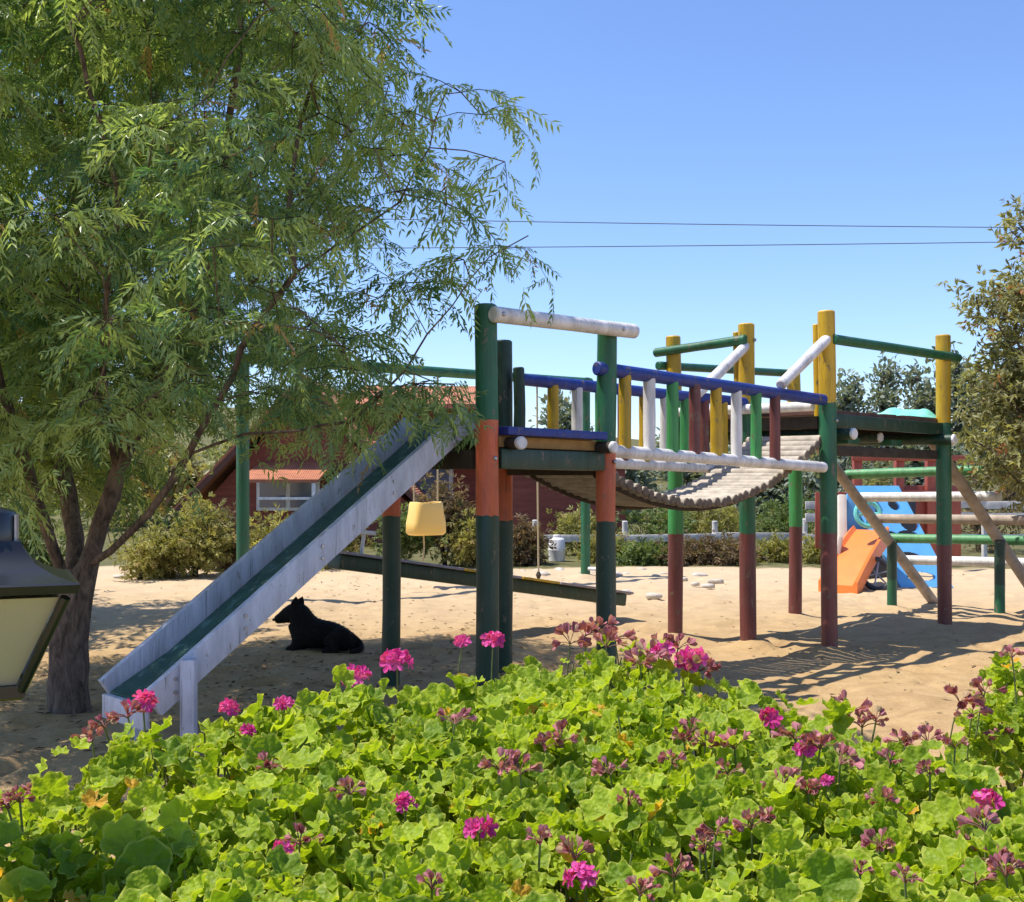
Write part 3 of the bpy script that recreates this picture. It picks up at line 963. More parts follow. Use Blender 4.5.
# --- other trees
OLIVE = leafmat("olive_brown_leaf", (0.15, 0.145, 0.065), (0.43, 0.43, 0.20), (0.42, 0.21, 0.10), .42, .5)
GREY = leafmat("hazed_grey_green_leaf", (0.15, 0.18, 0.135), (0.27, 0.31, 0.235), (0.28, 0.26, 0.18), .3, .7)  # pale grey-green leaves, colour lightened to stand in for distance haze
BUSH = leafmat("yellow_green_leaf", (0.16, 0.16, 0.045), (0.46, 0.44, 0.16), (0.42, 0.33, 0.17), .4, .6)
DRYB = leafmat("dry_brown_leaf", (0.12, 0.085, 0.05), (0.28, 0.20, 0.11), (0.16, 0.20, 0.07), .3, .7)
DEEP = leafmat("deep_green_leaf", (0.075, 0.115, 0.035), (0.23, 0.30, 0.10), (0.26, 0.24, 0.10), .38, .5)

spr = tpl_sprig(6, 3)
make_tree("olive_tree", "tree with small olive and brown leaves at the right edge behind the ladder", "tree", (6.3, 12, 0),
          [[(6.3, 12, -.05), (6.28, 12, .8), (6.2, 12.05, 1.6), (6.1, 12, 2.6), (6.15, 12, 3.8), (6.2, 12, 4.6)], [(6.25, 12, 1.2), (5.7, 11.8, 2.0), (5.2, 11.7, 2.6)], [(6.1, 12, 2.4), (5.6, 12, 3.1), (5.0, 12, 3.6)]],
          [((6.05, 12, 2.15), (1.25, 1.1, .90)), ((5.95, 12, 2.6), (1.15, 1.1, .55)), ((5.75, 12, 3.35), (1.02, .9, .42)), ((6.05, 12, 4.1), (.85, .9, .45)), ((6.6, 12, 3.6), (1.0, 1.0, .7))],
          720, 15, spr, .19, OLIVE, seed=5, spread=.13, droop=.3, gap=.15, f=3.0, rmax=.11)
make_tree("shade_tree", "dark green leafy tree standing behind the pepper tree at the left edge", "tree", (-7.4, 12.6, 0),
          [[(-7.4, 12.6, -.05), (-7.35, 12.6, 1.2), (-7.2, 12.5, 2.4), (-7.1, 12.6, 4.2)], [(-7.3, 12.6, 1.4), (-6.2, 12.4, 2.6), (-5.4, 12.2, 3.2)], [(-7.3, 12.6, 1.6), (-8.3, 12.8, 2.9)]],
          [((-6.2, 12.4, 3.5), (1.9, 2.3, 1.5)), ((-7.9, 12.8, 3.4), (1.8, 2.0, 1.6)), ((-6.9, 12.5, 4.6), (1.6, 1.8, 1.0))],
          330, 14, spr, .26, DEEP, seed=9, spread=.2, droop=.3, gap=.15, f=2.0, rmax=.16)

bt = [  # px, distance, top py, half width px, label
    (566, 42, 398, 34, "grey-green tree far off between the yellow and white balusters of the bridge"),
    (690, 48, 428, 60, "low wide grey-green tree far behind the middle of the bridge"),
    (790, 46, 420, 40, "grey-green tree far behind the yellow post at the bridge's right end"),
    (848, 44, 365, 24, "slim dusky tree far behind, just right of the tallest yellow post"),
    (882, 45, 356, 22, "rounded dusky tree far behind, above the turquoise sheet"),
    (918, 44, 360, 22, "dusky tree far behind, left of the right-hand yellow post"),
    (955, 43, 338, 28, "tall dusky tree far behind the right-hand yellow post"),
    (1010, 47, 372, 40, "dusky tree far behind the olive tree at the right edge"),
    (240, 60, 446, 60, "pale olive tree on the slope behind the red house's left eave"),
    (150, 50, 438, 55, "olive tree on the slope seen under the pepper tree's crown, left of the house"),
    (615, 36, 462, 60, "low grey-green tree behind the shed, seen under the bridge's left half"),
    (752, 38, 455, 60, "low grey-green tree between the maroon posts, far behind the fence"),
    (835, 36, 448, 50, "low grey-green tree behind the tallest post and the toy climber"),
    (925, 37, 440, 50, "low grey-green tree far behind the red play hut"),
    (690, 60, 440, 90, "very wide hazy tree mass farthest behind the bridge's middle"),
    (112, 34, 452, 60, "low olive tree on the slope between the pepper tree's stems"),
    (192, 33, 462, 48, "low olive tree on the slope just left of the red house"),
    (60, 40, 425, 60, "olive tree far behind the pepper tree's trunk"),
]
blob = tpl_blob()
for k, (px, Y, top, hw, lab) in enumerate(bt):
    x = (px - 512) / 1150 * Y
    gz_ = float(ground_z(np.array([x]), np.array([float(Y)]))[0])
    H = EYE + (478 - top) / 1150 * Y
    r = hw / 1150 * Y
    rg2 = np.random.default_rng(k + 200)
    lobes = []
    for q in range(5):
        zz = gz_ + (H - gz_) * (.35 + .5 * q / 4)
        rr = r * (1.0 - .45 * q / 4)
        lobes.append(((x + rg2.uniform(-.35, .35) * r, Y + rg2.uniform(-.5, .5) * r, zz), (rr * .8, rr * .9, (H - gz_) * .17)))
    make_tree("background_tree", lab, "tree", (x, Y, gz_), [[(x, Y, gz_ - .1), (x + .1, Y, gz_ + (H - gz_) * .4), (x, Y, gz_ + (H - gz_) * .85)]],
              lobes, 170, 15, blob, .27, OLIVE if 8 <= k < 10 or k >= len(bt) - 3 else GREY, DARKBARK, seed=300 + k, spread=.24, gap=.3, f=1.2, rmax=.2, twigs=30)

# --- shrubs
sh = [  # px, Y, top py, half width px, material, label
    (30, 15.0, 500, 45, DEEP, "dark green shrub behind the pepper tree's trunk at the left edge"),
    (140, 17.6, 505, 36, BUSH, "yellowish shrub left of the slide, just right of the pepper tree's trunk"),
    (195, 17.8, 497, 36, BUSH, "yellowish shrub in front of the red house's low left eave"),
    (222, 19.0, 508, 30, DRYB, "brownish shrub between the yellowish shrub and the green swing post"),
    (275, 18.2, 505, 34, BUSH, "yellowish shrub under the house's small awning, right of the swing post"),
    (330, 18.8, 500, 30, BUSH, "yellowish shrub seen above the middle of the slide"),
    (395, 20.0, 505, 30, DEEP, "green shrub behind the yellow bucket swing, left part"),
    (445, 20.3, 480, 30, DRYB, "reddish brown shrub behind the yellow bucket swing, right part"),
    (475, 20.0, 520, 24, BUSH, "yellowish shrub between the orange and green posts"),
    (583, 23.2, 513, 24, BUSH, "yellow-green shrub beside the white drum and the red shed"),
    (650, 23.5, 506, 40, DEEP, "green shrub beneath the left part of the bridge, behind the rail fence"),
    (705, 24.5, 498, 44, BUSH, "olive shrub beneath the middle of the bridge, behind the rail fence"),
    (735, 20.6, 549, 34, DRYB, "reddish dry shrub in front of the rail fence under the bridge"),
    (680, 20.8, 551, 26, DRYB, "low dry shrub in front of the rail fence, left of the maroon post"),
    (790, 24.0, 492, 42, DEEP, "green shrub behind the fence, left of the tallest yellow post"),
    (812, 20.9, 545, 24, BUSH, "low yellowish shrub beside the toy slide's white end"),
    (516, 20.6, 530, 17, DRYB, "low dry shrub at the sand's edge between the dark post and the white drum"),
    (606, 21.2, 542, 20, BUSH, "low yellowish shrub right of the white drum, behind the front right post"),
    (640, 20.9, 553, 22, DEEP, "low green tuft before the fence, left of the first maroon post"),
    (770, 21.2, 550, 22, BUSH, "low yellowish tuft before the fence between two maroon posts"),
    (880, 27.0, 447, 40, OLIVE, "olive shrub behind the blue toy climber"),
    (985, 24.0, 452, 50, DRYB, "brownish shrub behind the ladder's right pole at the right edge"),
]
sp5 = tpl_sprig(7, 8)
for k, (px, Y, top, hw, mt, lab) in enumerate(sh):
    x = (px - 512) / 1150 * Y
    H = EYE + (478 - top) / 1150 * Y
    r = hw / 1150 * Y
    rg2 = np.random.default_rng(k + 700)
    lobes = [((x + rg2.uniform(-.45, .45) * r, Y + rg2.uniform(-.3, .3) * r, H * u_), (r * .62, r * .75, H * .30)) for u_ in (.32, .42, .5, .62, .68)]
    limbs_ = [[(x, Y, -.03), (x + rg2.uniform(-.1, .1), Y, H * .3), (x + rg2.uniform(-.2, .2) * r, Y, H * .75)]] + [[(x, Y, H * .1), (x + s_ * r * .35, Y, H * .4), (x + s_ * r * .6, Y + rg2.uniform(-.3, .3) * r, H * .7)] for s_ in (-1, 1)]
    make_tree("shrub", lab, "shrub", (x, Y, 0), limbs_, lobes, 85, 11, sp5, .18, mt, DARKBARK, seed=800 + k, spread=.14, gap=.5, f=4.5, rmax=.035, twigs=40)

# ------------------------------------------------------------------ buildings
def tilemat(name, c, scale=26):
    g = NG(name)
    wv = g.n("ShaderNodeTexWave", wave_type='BANDS', bands_direction='X')
    wv.inputs["Scale"].default_value = 6.5
    wv.inputs["Distortion"].default_value = 0.3
    g.l(g.coord(), wv.inputs["Vector"])
    a = g.noise(3, 5, .7)
    g.base(g.ramp(a, [(.3, tuple(x * .65 for x in c)), (.7, tuple(x * 1.2 for x in c))]))
    g.rough(.85)
    g.bump(wv.outputs["Fac"], .45, .03)
    return g.m
def boardmat(name, c):
    g = NG(name)
    wv = g.n("ShaderNodeTexWave", wave_type='BANDS', bands_direction='Z', wave_profile='SAW')
    wv.inputs["Scale"].default_value = 2.2
    g.l(g.coord(), wv.inputs["Vector"])
    a = g.noise(4, 5, .65, g.coord((.4, 1, 3)))
    g.base(g.ramp(a, [(.3, tuple(x * .7 for x in c)), (.7, tuple(x * 1.25 for x in c))]))
    g.rough(.75)
    g.bump(wv.outputs["Fac"], .6, .04)
    return g.m
M['tile'] = tilemat("terracotta_tiles", (0.46, 0.17, 0.085))
M['redwall'] = boardmat("red_boards", (0.24, 0.062, 0.045))
M['fascia'] = plain("brown_fascia", (0.10, 0.035, 0.022), .7)
gl = NG("window_glass"); gl.base((0.10, 0.13, 0.19)); gl.rough(.08); gl.b.inputs["Specular IOR Level"].default_value = .8
M['glass'] = gl.m

# A-frame cabin
Yh = 26.0
cab = thing("cabin", "red timber A-frame house with low eaves and a small tiled awning behind the slide", "house", (-4.9, Yh + 3, 0))
xl, xa, xr, za, ze = -7.6, -4.75, -1.9, 3.75, 0.85
y0, y1 = Yh, Yh + 7
def prism(poly, ya, yb):
    n = len(poly)
    vs = [(x, ya, z) for x, z in poly] + [(x, yb, z) for x, z in poly]
    return vs, [tuple(range(n)), tuple(range(2 * n - 1, n - 1, -1))] + [(i, i + n, (i + 1) % n + n, (i + 1) % n) for i in range(n)]
MB().add(*prism([(xl + .45, -.1), (xr - .45, -.1), (xr - .45, ze + .05), (xa, za - .18), (xl + .45, ze + .05)], y0 + .5, y1 - .4)).build("wall", M['redwall'], cab, smooth=False)
t_ = .16
sx = (za - ze) / (xa - xl)
MB().add(*prism([(xl, ze - .1), (xa, za), (xa, za + t_), (xl - .05, ze + .02)], y0, y1)).build("roof", M['tile'], cab, smooth=False)
MB().add(*prism([(xa + .002, za), (xr, ze - .1), (xr + .05, ze + .02), (xa + .002, za + t_)], y0, y1)).build("roof", M['tile'], cab, smooth=False)
MB().add(*prism([(xl - .02, ze - .2), (xa, za - .14), (xr + .02, ze - .2), (xr + .02, ze - .02), (xa, za + .04), (xl - .02, ze - .02)], y0 - .06, y0 - .004)).build("fascia", M['fascia'], cab, smooth=False)
MB().add([(-5.98, y0 - .75, 1.52), (-4.25, y0 - .75, 1.52), (-4.10, y0 + .48, 1.92), (-5.80, y0 + .48, 1.92), (-5.98, y0 - .75, 1.45), (-4.25, y0 - .75, 1.45), (-4.10, y0 + .48, 1.85), (-5.80, y0 + .48, 1.85)],
         [(0, 1, 2, 3), (7, 6, 5, 4), (0, 4, 5, 1), (1, 5, 6, 2), (2, 6, 7, 3), (3, 7, 4, 0)]).build("awning", M['tile'], cab, smooth=False)
for x in (-4.36,):
    MB().box((x, y0 - .68, .72), (.09, .09, 1.44)).build("porch_post", M['white'], cab)
MB().box((-4.95, y0 - .66, 1.10), (1.3, .05, .06)).build("porch_rail", M['white'], cab)
wn = MB().box((-5.15, y0 + .47, 1.2), (1.45, .08, .8)).build("window", M['white'], cab)
MB().box((-5.5, y0 + .425, 1.2), (.6, .02, .66), bev=0).build("pane", M['glass'], wn)
MB().box((-4.8, y0 + .425, 1.2), (.6, .02, .66), bev=0).build("pane", M['glass'], wn)
dr = MB().box((-3.9, y0 + .46, .95), (.8, .08, 1.9)).build("door", M['fascia'], cab)

# second house, ridge along x
h2 = thing("house", "red house with a terracotta tiled roof half hidden by the slide's top", "house", (-2.1, 30.5, 0))
x0, x1 = -4.0, -.62
MB().box(((x0 + x1) / 2, 30.6, 1.62), (x1 - x0 - .3, 4.4, 3.44), bev=0).build("wall", M['redwall'], h2)
rf = MB()
zr = EYE + (478 - 388) / 1150 * 30.6
rf.add(*prism([(27.6, 3.33), (30.6, zr + .05), (33.6, 3.33), (33.6, 3.21), (30.6, zr - .10), (27.6, 3.21)], x0, x1))
rf.v = [(y, x, z) for x, y, z in rf.v]
rf.f = [tuple(reversed(f)) for f in rf.f]
rf.build("roof", M['tile'], h2, smooth=False)
w2 = MB().box((-2.0, 28.37, 1.5), (1.1, .08, .9)).build("window", M['white'], h2)
MB().box((-2.0, 28.325, 1.5), (.9, .02, .72), bev=0).build("pane", M['glass'], w2)
for xa_, xb_, zt_, zb_ in ((-3.95, -2.85, 2.95, 2.42), (-1.75, -.75, 2.28, 2.02)):
    MB().add([(xa_, 27.5, zb_), (xb_, 27.5, zb_ - .06), (xb_, 28.39, zt_ - .06), (xa_, 28.39, zt_), (xa_, 27.5, zb_ - .08), (xb_, 27.5, zb_ - .14), (xb_, 28.39, zt_ - .14), (xa_, 28.39, zt_ - .08)],
             [(0, 1, 2, 3), (7, 6, 5, 4), (0, 4, 5, 1), (1, 5, 6, 2), (2, 6, 7, 3), (3, 7, 4, 0)]).build("awning", M['tile'], h2, smooth=False)
# low red shed
shd = thing("shed", "low dark red shed with a pale corner pipe behind the left platform's posts", "shed", (1.4, 28, 0))
MB().box((1.32, 28.6, .98), (2.7, 3.0, 2.06), bev=0).build("wall", M['redwall'], shd)
MB().box((1.32, 28.5, 2.07), (3.1, 3.6, .12), bev=.02).build("roof", M['fascia'], shd)
MB().log((-.72, 26.95, -.05), (-.72, 26.95, 1.75), .075).build("pipe", M['white'], shd)

# ------------------------------------------------------------------ fence, posts, drum, stones
fen = thing("rail_fence", "weathered pale rail fence running behind the sand from the bridge to the right edge", "fence", (5, 22.4, 0))
fx = [2.2 + 1.75 * k for k in range(-2, 9)]
zf = EYE - (537 - 478) / 1150 * 22.4
for k, x in enumerate(fx):
    MB().log((x, 22.4 + .02 * (k % 3), -.05), (x, 22.4, .70 + random.uniform(-.04, .06)), .055).build("fence_post", M['greywood'], fen)
    if k:
        MB().beam((fx[k - 1], 22.33, zf + random.uniform(-.03, .03)), (x, 22.33, zf + random.uniform(-.03, .03)), .05, .14).build("fence_rail", M['greywood'], fen)
        if x > 7:
            MB().beam((fx[k - 1], 22.33, .78), (x, 22.33, .80), .05, .17).build("fence_rail", M['greywood'], fen)
            MB().beam((fx[k - 1], 22.33, 1.02), (x, 22.33, 1.05), .05, .15).build("fence_rail", M['greywood'], fen)
dm = thing("drum", "small white plastic drum standing before the red shed", "drum", (.83, 21.3, 0))
prof = [(0.0, .13), (.02, .15), (.20, .155), (.22, .162), (.24, .155), (.40, .15), (.43, .13), (.45, .08)]
MB().tube([(.83, 21.3, z) for z, r in prof], [r for z, r in prof], 20).build("body", M['white'], dm)
MB().tube([(.83, 21.3, .45), (.83, 21.3, .50)], .07, 16, cham=.01).build("cap", M['white'], dm)
o = MB().beam((-3.40, 9.0, -.05), (-3.40, 9.0, 1.07), .075, .075, .006, up=Vector((0, 1, 0))).build("stake", M['white'], None, loc=(-3.40, 9.0, 0))
tag(o, "white square stake standing behind the pepper tree's trunk", "post")
o = MB().box((-3.62, 18.4, .13), (.55, .4, .3), bev=.03).build("concrete_block", plain("pale_concrete", (.5, .47, .42), .9), None, loc=(-3.62, 18.4, 0))
tag(o, "pale concrete block on the sand beside the green swing post", "block")

stm = plain("pale_stone", (0.52, 0.46, 0.39), .9, .2, 9, .5)
def rock(c, r, seed):
    bm = bmesh.new()
    bmesh.ops.create_icosphere(bm, subdivisions=2, radius=1)
    rr = random.Random(seed)
    ph = [rr.uniform(0, 6) for _ in range(6)]
    for v in bm.verts:
        k = 1 + .18 * math.sin(3 * v.co.x + ph[0]) + .15 * math.sin(4 * v.co.y + ph[1]) + .1 * math.sin(6 * v.co.z + ph[2])
        v.co *= k
        v.co.x *= r * rr.choice([1, 1]) * 1.3; v.co.y *= r; v.co.z *= r * .5
    bm.verts.index_update()
    m = MB().add([v.co + Vector(c) for v in bm.verts], [[v.index for v in f.verts] for f in bm.faces])
    bm.free()
    return m
rr = random.Random(3)
stones = [(510 + 13 * k + rr.uniform(-6, 6), 573 + rr.uniform(-2, 4) + (max(0, k - 10) * 2.2)) for k in range(16)] + [(627, 594), (655, 598), (668, 572), (700, 577), (715, 583), (640, 572), (120, 578), (210, 572), (350, 560), (470, 575)]
for k, (px, py) in enumerate(stones):
    Y = EYE * 1150 / (py - 478); x = (px - 512) / 1150 * Y
    r = rr.uniform(.04, .10)
    o = rock((x, Y, r * .25), r, k).build("stone", stm, None, 80, loc=(x, Y, 0))
    tag(o, "pale stone lying along the far edge of the sand", "stone", "pale stones along the far edge of the sand")

# ------------------------------------------------------------------ toy climber with slide
plb = plain("blue_plastic", (0.13, 0.44, 0.84), .4, .08, 5, 0)
plo = plain("orange_plastic", (0.85, 0.22, 0.04), .4, .08, 5, 0)
plw = plain("cream_plastic", (0.66, 0.58, 0.50), .5, .08, 5, 0)
plt = plain("turquoise_plastic", (0.15, 0.55, 0.52), .45, .08, 5, 0)
pld = plain("dark_plastic", (0.03, 0.035, 0.05), .5, .1, 5, 0)
Yt = 16.6
def tx(px, y=Yt): return (px - 512) / 1150 * y
def tz(py, y=Yt): return EYE + (478 - py) / 1150 * y
toy = thing("toy_climber", "toddler climber of blue plastic with an orange slide behind the ladder", "toy climber", (5.3, Yt, 0))
# blue climbing wall: a leaning panel with round holes, built as a cut grid with thickness
bl, br, tl, tr = (tx(893), tz(585)), (tx(944), tz(585)), (tx(852), tz(486)), (tx(908), tz(486))
NXg, NYg = 84, 136
holes = [(.30, .80, .16, .075), (.72, .80, .10, .05), (.82, .62, .17, .085), (.30, .50, .20, .05), (.68, .50, .20, .05), (.45, .28, .27, .06), (.5, .1, .27, .045)]
def pan(u, v, dy):
    x = (bl[0] * (1 - u) + br[0] * u) * (1 - v) + (tl[0] * (1 - u) + tr[0] * u) * v
    z = bl[1] * (1 - v) + tl[1] * v
    return (x, 16.25 + .75 * v + dy, max(z, .0))
vs = [pan(a / NXg, b / NYg, d_) for d_ in (0, .09) for b in range(NYg + 1) for a in range(NXg + 1)]
cell = set()
for b in range(NYg):
    for a in range(NXg):
        u, v = (a + .5) / NXg, (b + .5) / NYg
        if not any(((u - hx) / ha) ** 2 + ((v - hy) / hb) ** 2 < 1 for hx, hy, ha, hb in holes): cell.add((a, b))
st = (NXg + 1); lay = st * (NYg + 1)
fs = []
for a, b in cell:
    i0 = b * st + a
    fs.append((i0, i0 + 1, i0 + st + 1, i0 + st)); fs.append((lay + i0, lay + i0 + st, lay + i0 + st + 1, lay + i0 + 1))
    for (da, db), (p, q) in {(-1, 0): (i0 + st, i0), (1, 0): (i0 + 1, i0 + st + 1), (0, -1): (i0, i0 + 1), (0, 1): (i0 + st + 1, i0 + st)}.items():
        if (a + da, b + db) not in cell: fs.append((q, p, lay + p, lay + q))
MB().add(vs, fs).build("climbing_wall", plb, toy, 50)
MB().box((tx(905), 17.6, .62), (1.0, .08, 1.2), bev=.02).build("rear_panel", pld, toy)
# cream side posts
MB().beam((tx(838), 16.45, 0), (tx(846), 16.9, tz(497)), .13, .28, .04, up=Vector((0, 1, 0))).build("side_panel", plw, toy)
MB().beam((tx(822), 16.1, 0), (tx(832), 16.2, tz(535)), .07, .12, .03, up=Vector((0, 1, 0))).build("side_panel", plw, toy)
MB().box((tx(866), 16.85, tz(520)), (.42, .08, .75), bev=.03).build("blue_panel", plb, toy)
# orange slide chute, sloping toward the lower left
a0 = Vector((tx(868), 16.5, tz(533))); a1 = Vector((tx(816), 15.5, .06))
side = Vector((.55, -.55, 0)).normalized()
vs, fs = [], []
for k in range(9):
    t = k / 8
    c = a0.lerp(a1, t); c.z += .05 * math.sin(math.pi * t) + .02
    wv_ = .29
    for s_, h in ((-1, .07), (-.88, .09), (-.74, .03), (.74, .03), (.88, .09), (1, .07), (1, -.16), (-1, -.16)):
        vs.append(c + side * (s_ * wv_) + Vector((0, 0, h)))
for k in range(8):
    for j in range(8):
        j2 = (j + 1) % 8
        fs.append((k * 8 + j, k * 8 + j2, k * 8 + 8 + j2, k * 8 + 8 + j))
fs += [tuple(range(8)), tuple(range(71, 63, -1))]
MB().add(vs, fs).build("slide", plo, toy, 30)
# steering wheel on the cream mast
cx, cz = tx(868, 16.1), tz(514, 16.1)
rg_ = [(cx + .17 * math.cos(a), 16.1 + .04 * math.sin(a), cz + .17 * math.sin(a)) for a in [2 * math.pi * k / 20 for k in range(21)]]
MB().tube(rg_, .035, 8, cap=False).tube([(cx - .16, 16.1, cz), (cx + .16, 16.1, cz)], .025, 8).tube([(cx, 16.1, cz - .15), (cx, 16.1, cz + .15)], .025, 8).build("steering_wheel", plt, toy)
# spoked wheel of a dark toy tricycle beside the orange slide
tc = thing("tricycle_wheel", "dark spoked toy tricycle wheel leaning beside the orange toy slide", "toy wheel", (tx(876, 15.6), 15.75, 0))
cx, cy = tx(877, 15.75), 15.75
ring = [(cx + .20 * math.cos(a), cy + .10 * math.sin(a) + .02, .235 + .20 * math.sin(a)) for a in [2 * math.pi * k / 24 for k in range(25)]]
MB().tube(ring, .035, 8, cap=False).build("tyre", pld, tc)
m = MB()
for a in (0.2, 1.25, 2.3): m.tube([(cx + .19 * math.cos(a), cy + .095 * math.sin(a) + .02, .235 + .19 * math.sin(a)), (cx - .19 * math.cos(a), cy - .095 * math.sin(a) + .02, .235 - .19 * math.sin(a))], .012, 6)
m.build("spokes", M['steel'], tc)

# red wooden play tower behind it
rd = thing("red_play_hut", "open red wooden play hut behind the blue toy climber", "play hut", (6.7, 19.2, 0))
M['hutred'] = paint("hut_red_paint", (0.34, 0.070, 0.040))
yh_ = 19.2
for px, yy in ((857, yh_), (899, yh_), (930, yh_), (857, yh_ + 1.2), (942, yh_ + 1.2)):
    MB().box((tx(px, yy), yy, .95), (.14, .14, 1.98), bev=.01).build("post", M['hutred'], rd)
MB().box((tx(934, yh_), yh_ + .08, .80), (.95, .06, 1.25), bev=.01).build("wall_panel", M['hutred'], rd)
MB().box((tx(880, yh_), yh_ + 1.25, .80), (1.5, .06, 1.0), bev=.01).build("wall_panel", M['hutred'], rd)
for z in (1.30, 1.88):
    MB().beam((tx(850, yh_), yh_ - .1, z), (tx(965, yh_), yh_ - .1, z), .06, .09).build("rail", M['hutred'], rd)

# ------------------------------------------------------------------ power lines
wire = plain("cable_grey", (.10, .11, .13), .6, .1, 5, 0)
pole_m = plain("pole_wood", (.16, .12, .09), .9)
for X in (-24, 24):
    lab = "wooden power pole beyond the left edge carrying the two wires" if X < 0 else "wooden power pole beyond the right edge carrying the two wires"
    up_ = thing("utility_pole", lab, "power pole", (X, 44, 0))
    MB().log((X, 44, -.2), (X, 44, 12.2), .14, r1=.10).build("pole", pole_m, up_)
    MB().box((X, 44, 11.45), (.12, .12, .12)).build("insulator", M['white'], up_)
for zl, zr, nm in ((11.90, 11.08, "upper of the two thin power wires crossing the blue sky"), (10.28, 10.62, "lower of the two thin power wires crossing the blue sky")):
    pts = []
    for k in range(41):
        t = k / 40
        pts.append((-24 + 48 * t, 43.87 - (.05 if zl < 11 else 0), zl + (zr - zl) * t - (1.25 if zl > 11 else .9) * (1 - (2 * t - 1) ** 2) * .12))
    tag(MB().tube(pts, .017, 6).build("power_line", wire, None), nm, "power line")

# ------------------------------------------------------------------ lantern on a post
lx, ly = -1.165, 2.5
lan = thing("lantern", "black garden lantern with a flared cap and cream glass at the left edge", "lantern", (lx, ly, 0))
blk = NG("black_lacquer"); blk.base((.012, .013, .015)); blk.rough(.3); blk.b.inputs["Coat Weight"].default_value = .25; blk.b.inputs["Coat Roughness"].default_value = .08
cream = plain("cream_glass", (.50, .44, .28), .35, .1, 4, .05)
rot0 = math.radians(45 + 24.4)
def sq(z, h, rot=rot0): return [(lx + h * math.sqrt(2) * math.cos(rot + k * math.pi / 2), ly + h * math.sqrt(2) * math.sin(rot + k * math.pi / 2), z) for k in range(4)]
def stack(rings):
    n = len(rings[0]); vs = [p for r in rings for p in r]
    fs = [(k * n + j, k * n + (j + 1) % n, (k + 1) * n + (j + 1) % n, (k + 1) * n + j) for k in range(len(rings) - 1) for j in range(n)]
    return vs, fs + [tuple(range(n - 1, -1, -1)), tuple((len(rings) - 1) * n + j for j in range(n))]
zr_ = EYE - (586 - 478) * ly / 1150
ztop = zr_ + .012; zbot = EYE - (687 - 478) * ly / 1150
def circ(z, r, n=20): return [(lx + r * math.cos(2 * math.pi * k / n), ly + r * math.sin(2 * math.pi * k / n), z) for k in range(n)]
MB().add(*stack([sq(zr_ - .006, .195), sq(zr_ + .012, .200), sq(zr_ + .016, .195)])).build("rim", blk.m, lan, 20)
cp = MB().add(*stack([sq(zr_ + .016, .188), sq(zr_ + .030, .150), sq(zr_ + .052, .115), sq(zr_ + .085, .093), sq(zr_ + .10, .088)])).build("cap", blk.m, lan, 25)
MB().add(*stack([circ(zr_ + .10, .083), circ(zr_ + .155, .083), circ(zr_ + .165, .075), circ(zr_ + .18, .02), circ(zr_ + .20, .012)])).build("chimney", blk.m, cp, 40)
m = MB()
for k in range(9):
    a = 2 * math.pi * k / 9
    m.tube([(lx + .085 * math.cos(a), ly + .085 * math.sin(a), zr_ + .10), (lx + .085 * math.cos(a), ly + .085 * math.sin(a), zr_ + .155)], .004, 6)
m.build("rib", M['steel'], cp)
m = MB()
tp = sq(zr_ - .016, .172); bt_ = sq(zbot, .088)
MB().add(*stack([sq(zbot + .012, .078), sq(zr_ - .016, .160)])).build("glass", cream, lan, 20)
for k in range(4):
    MB().tube([bt_[k], tp[k]], .011, 8).build("frame_bar", blk.m, lan)
MB().add(*stack([sq(zbot - .02, .085), sq(zbot - .014, .096), sq(zbot + .011, .096)])).build("base_plate", blk.m, lan, 20)
MB().tube([(lx, ly, -.05), (lx, ly, .05), (lx, ly, .08), (lx, ly, zbot - .05), (lx, ly, zbot - .02)], [.06, .06, .028, .024, .05], 16).build("pole", blk.m, lan)

# ------------------------------------------------------------------ the dog
dog_m = NG("black_fur"); dog_m.base(dog_m.ramp(dog_m.noise(40, 4, .7), [(.3, (.005, .0045, .004)), (.7, (.020, .017, .014))])); dog_m.rough(.85); dog_m.b.inputs['Specular IOR Level'].default_value = .18; dog_m.bump(dog_m.noise(150, 3, .7, dog_m.coord((.4, 1, 1))), .6, .01)
def skin_mesh(name, nodes, edges, mat, parent, sub=2):
    me = bpy.data.meshes.new(name)
    me.from_pydata([n_[0] for n_ in nodes], edges, [])
    o = bpy.data.objects.new(name, me)
    COL.objects.link(o)
    md = o.modifiers.new("skin", 'SKIN'); md.use_smooth_shade = True; md.branch_smoothing = .6
    for k, n_ in enumerate(nodes):
        r = n_[1]
        me.skin_vertices[0].data[k].radius = r if hasattr(r, "__len__") else (r, r)
        me.skin_vertices[0].data[k].use_root = (k == 0)
    sb = o.modifiers.new("sub", 'SUBSURF'); sb.levels = sub; sb.render_levels = sub
    dg = bpy.context.evaluated_depsgraph_get()
    dg.update()
    nm = bpy.data.meshes.new_from_object(o.evaluated_get(dg))
    bpy.data.objects.remove(o)
    nm.name = name
    nm.materials.clear(); nm.materials.append(mat)
    nm.polygons.foreach_set("use_smooth", [True] * len(nm.polygons))
    no = bpy.data.objects.new(name, nm)
    COL.objects.link(no)
    no.parent = parent
    return no
dgo = thing("dog", "black dog with pricked ears lying in the shade behind the slide, head up facing left", "dog", (-1.69, 10.25, 0))
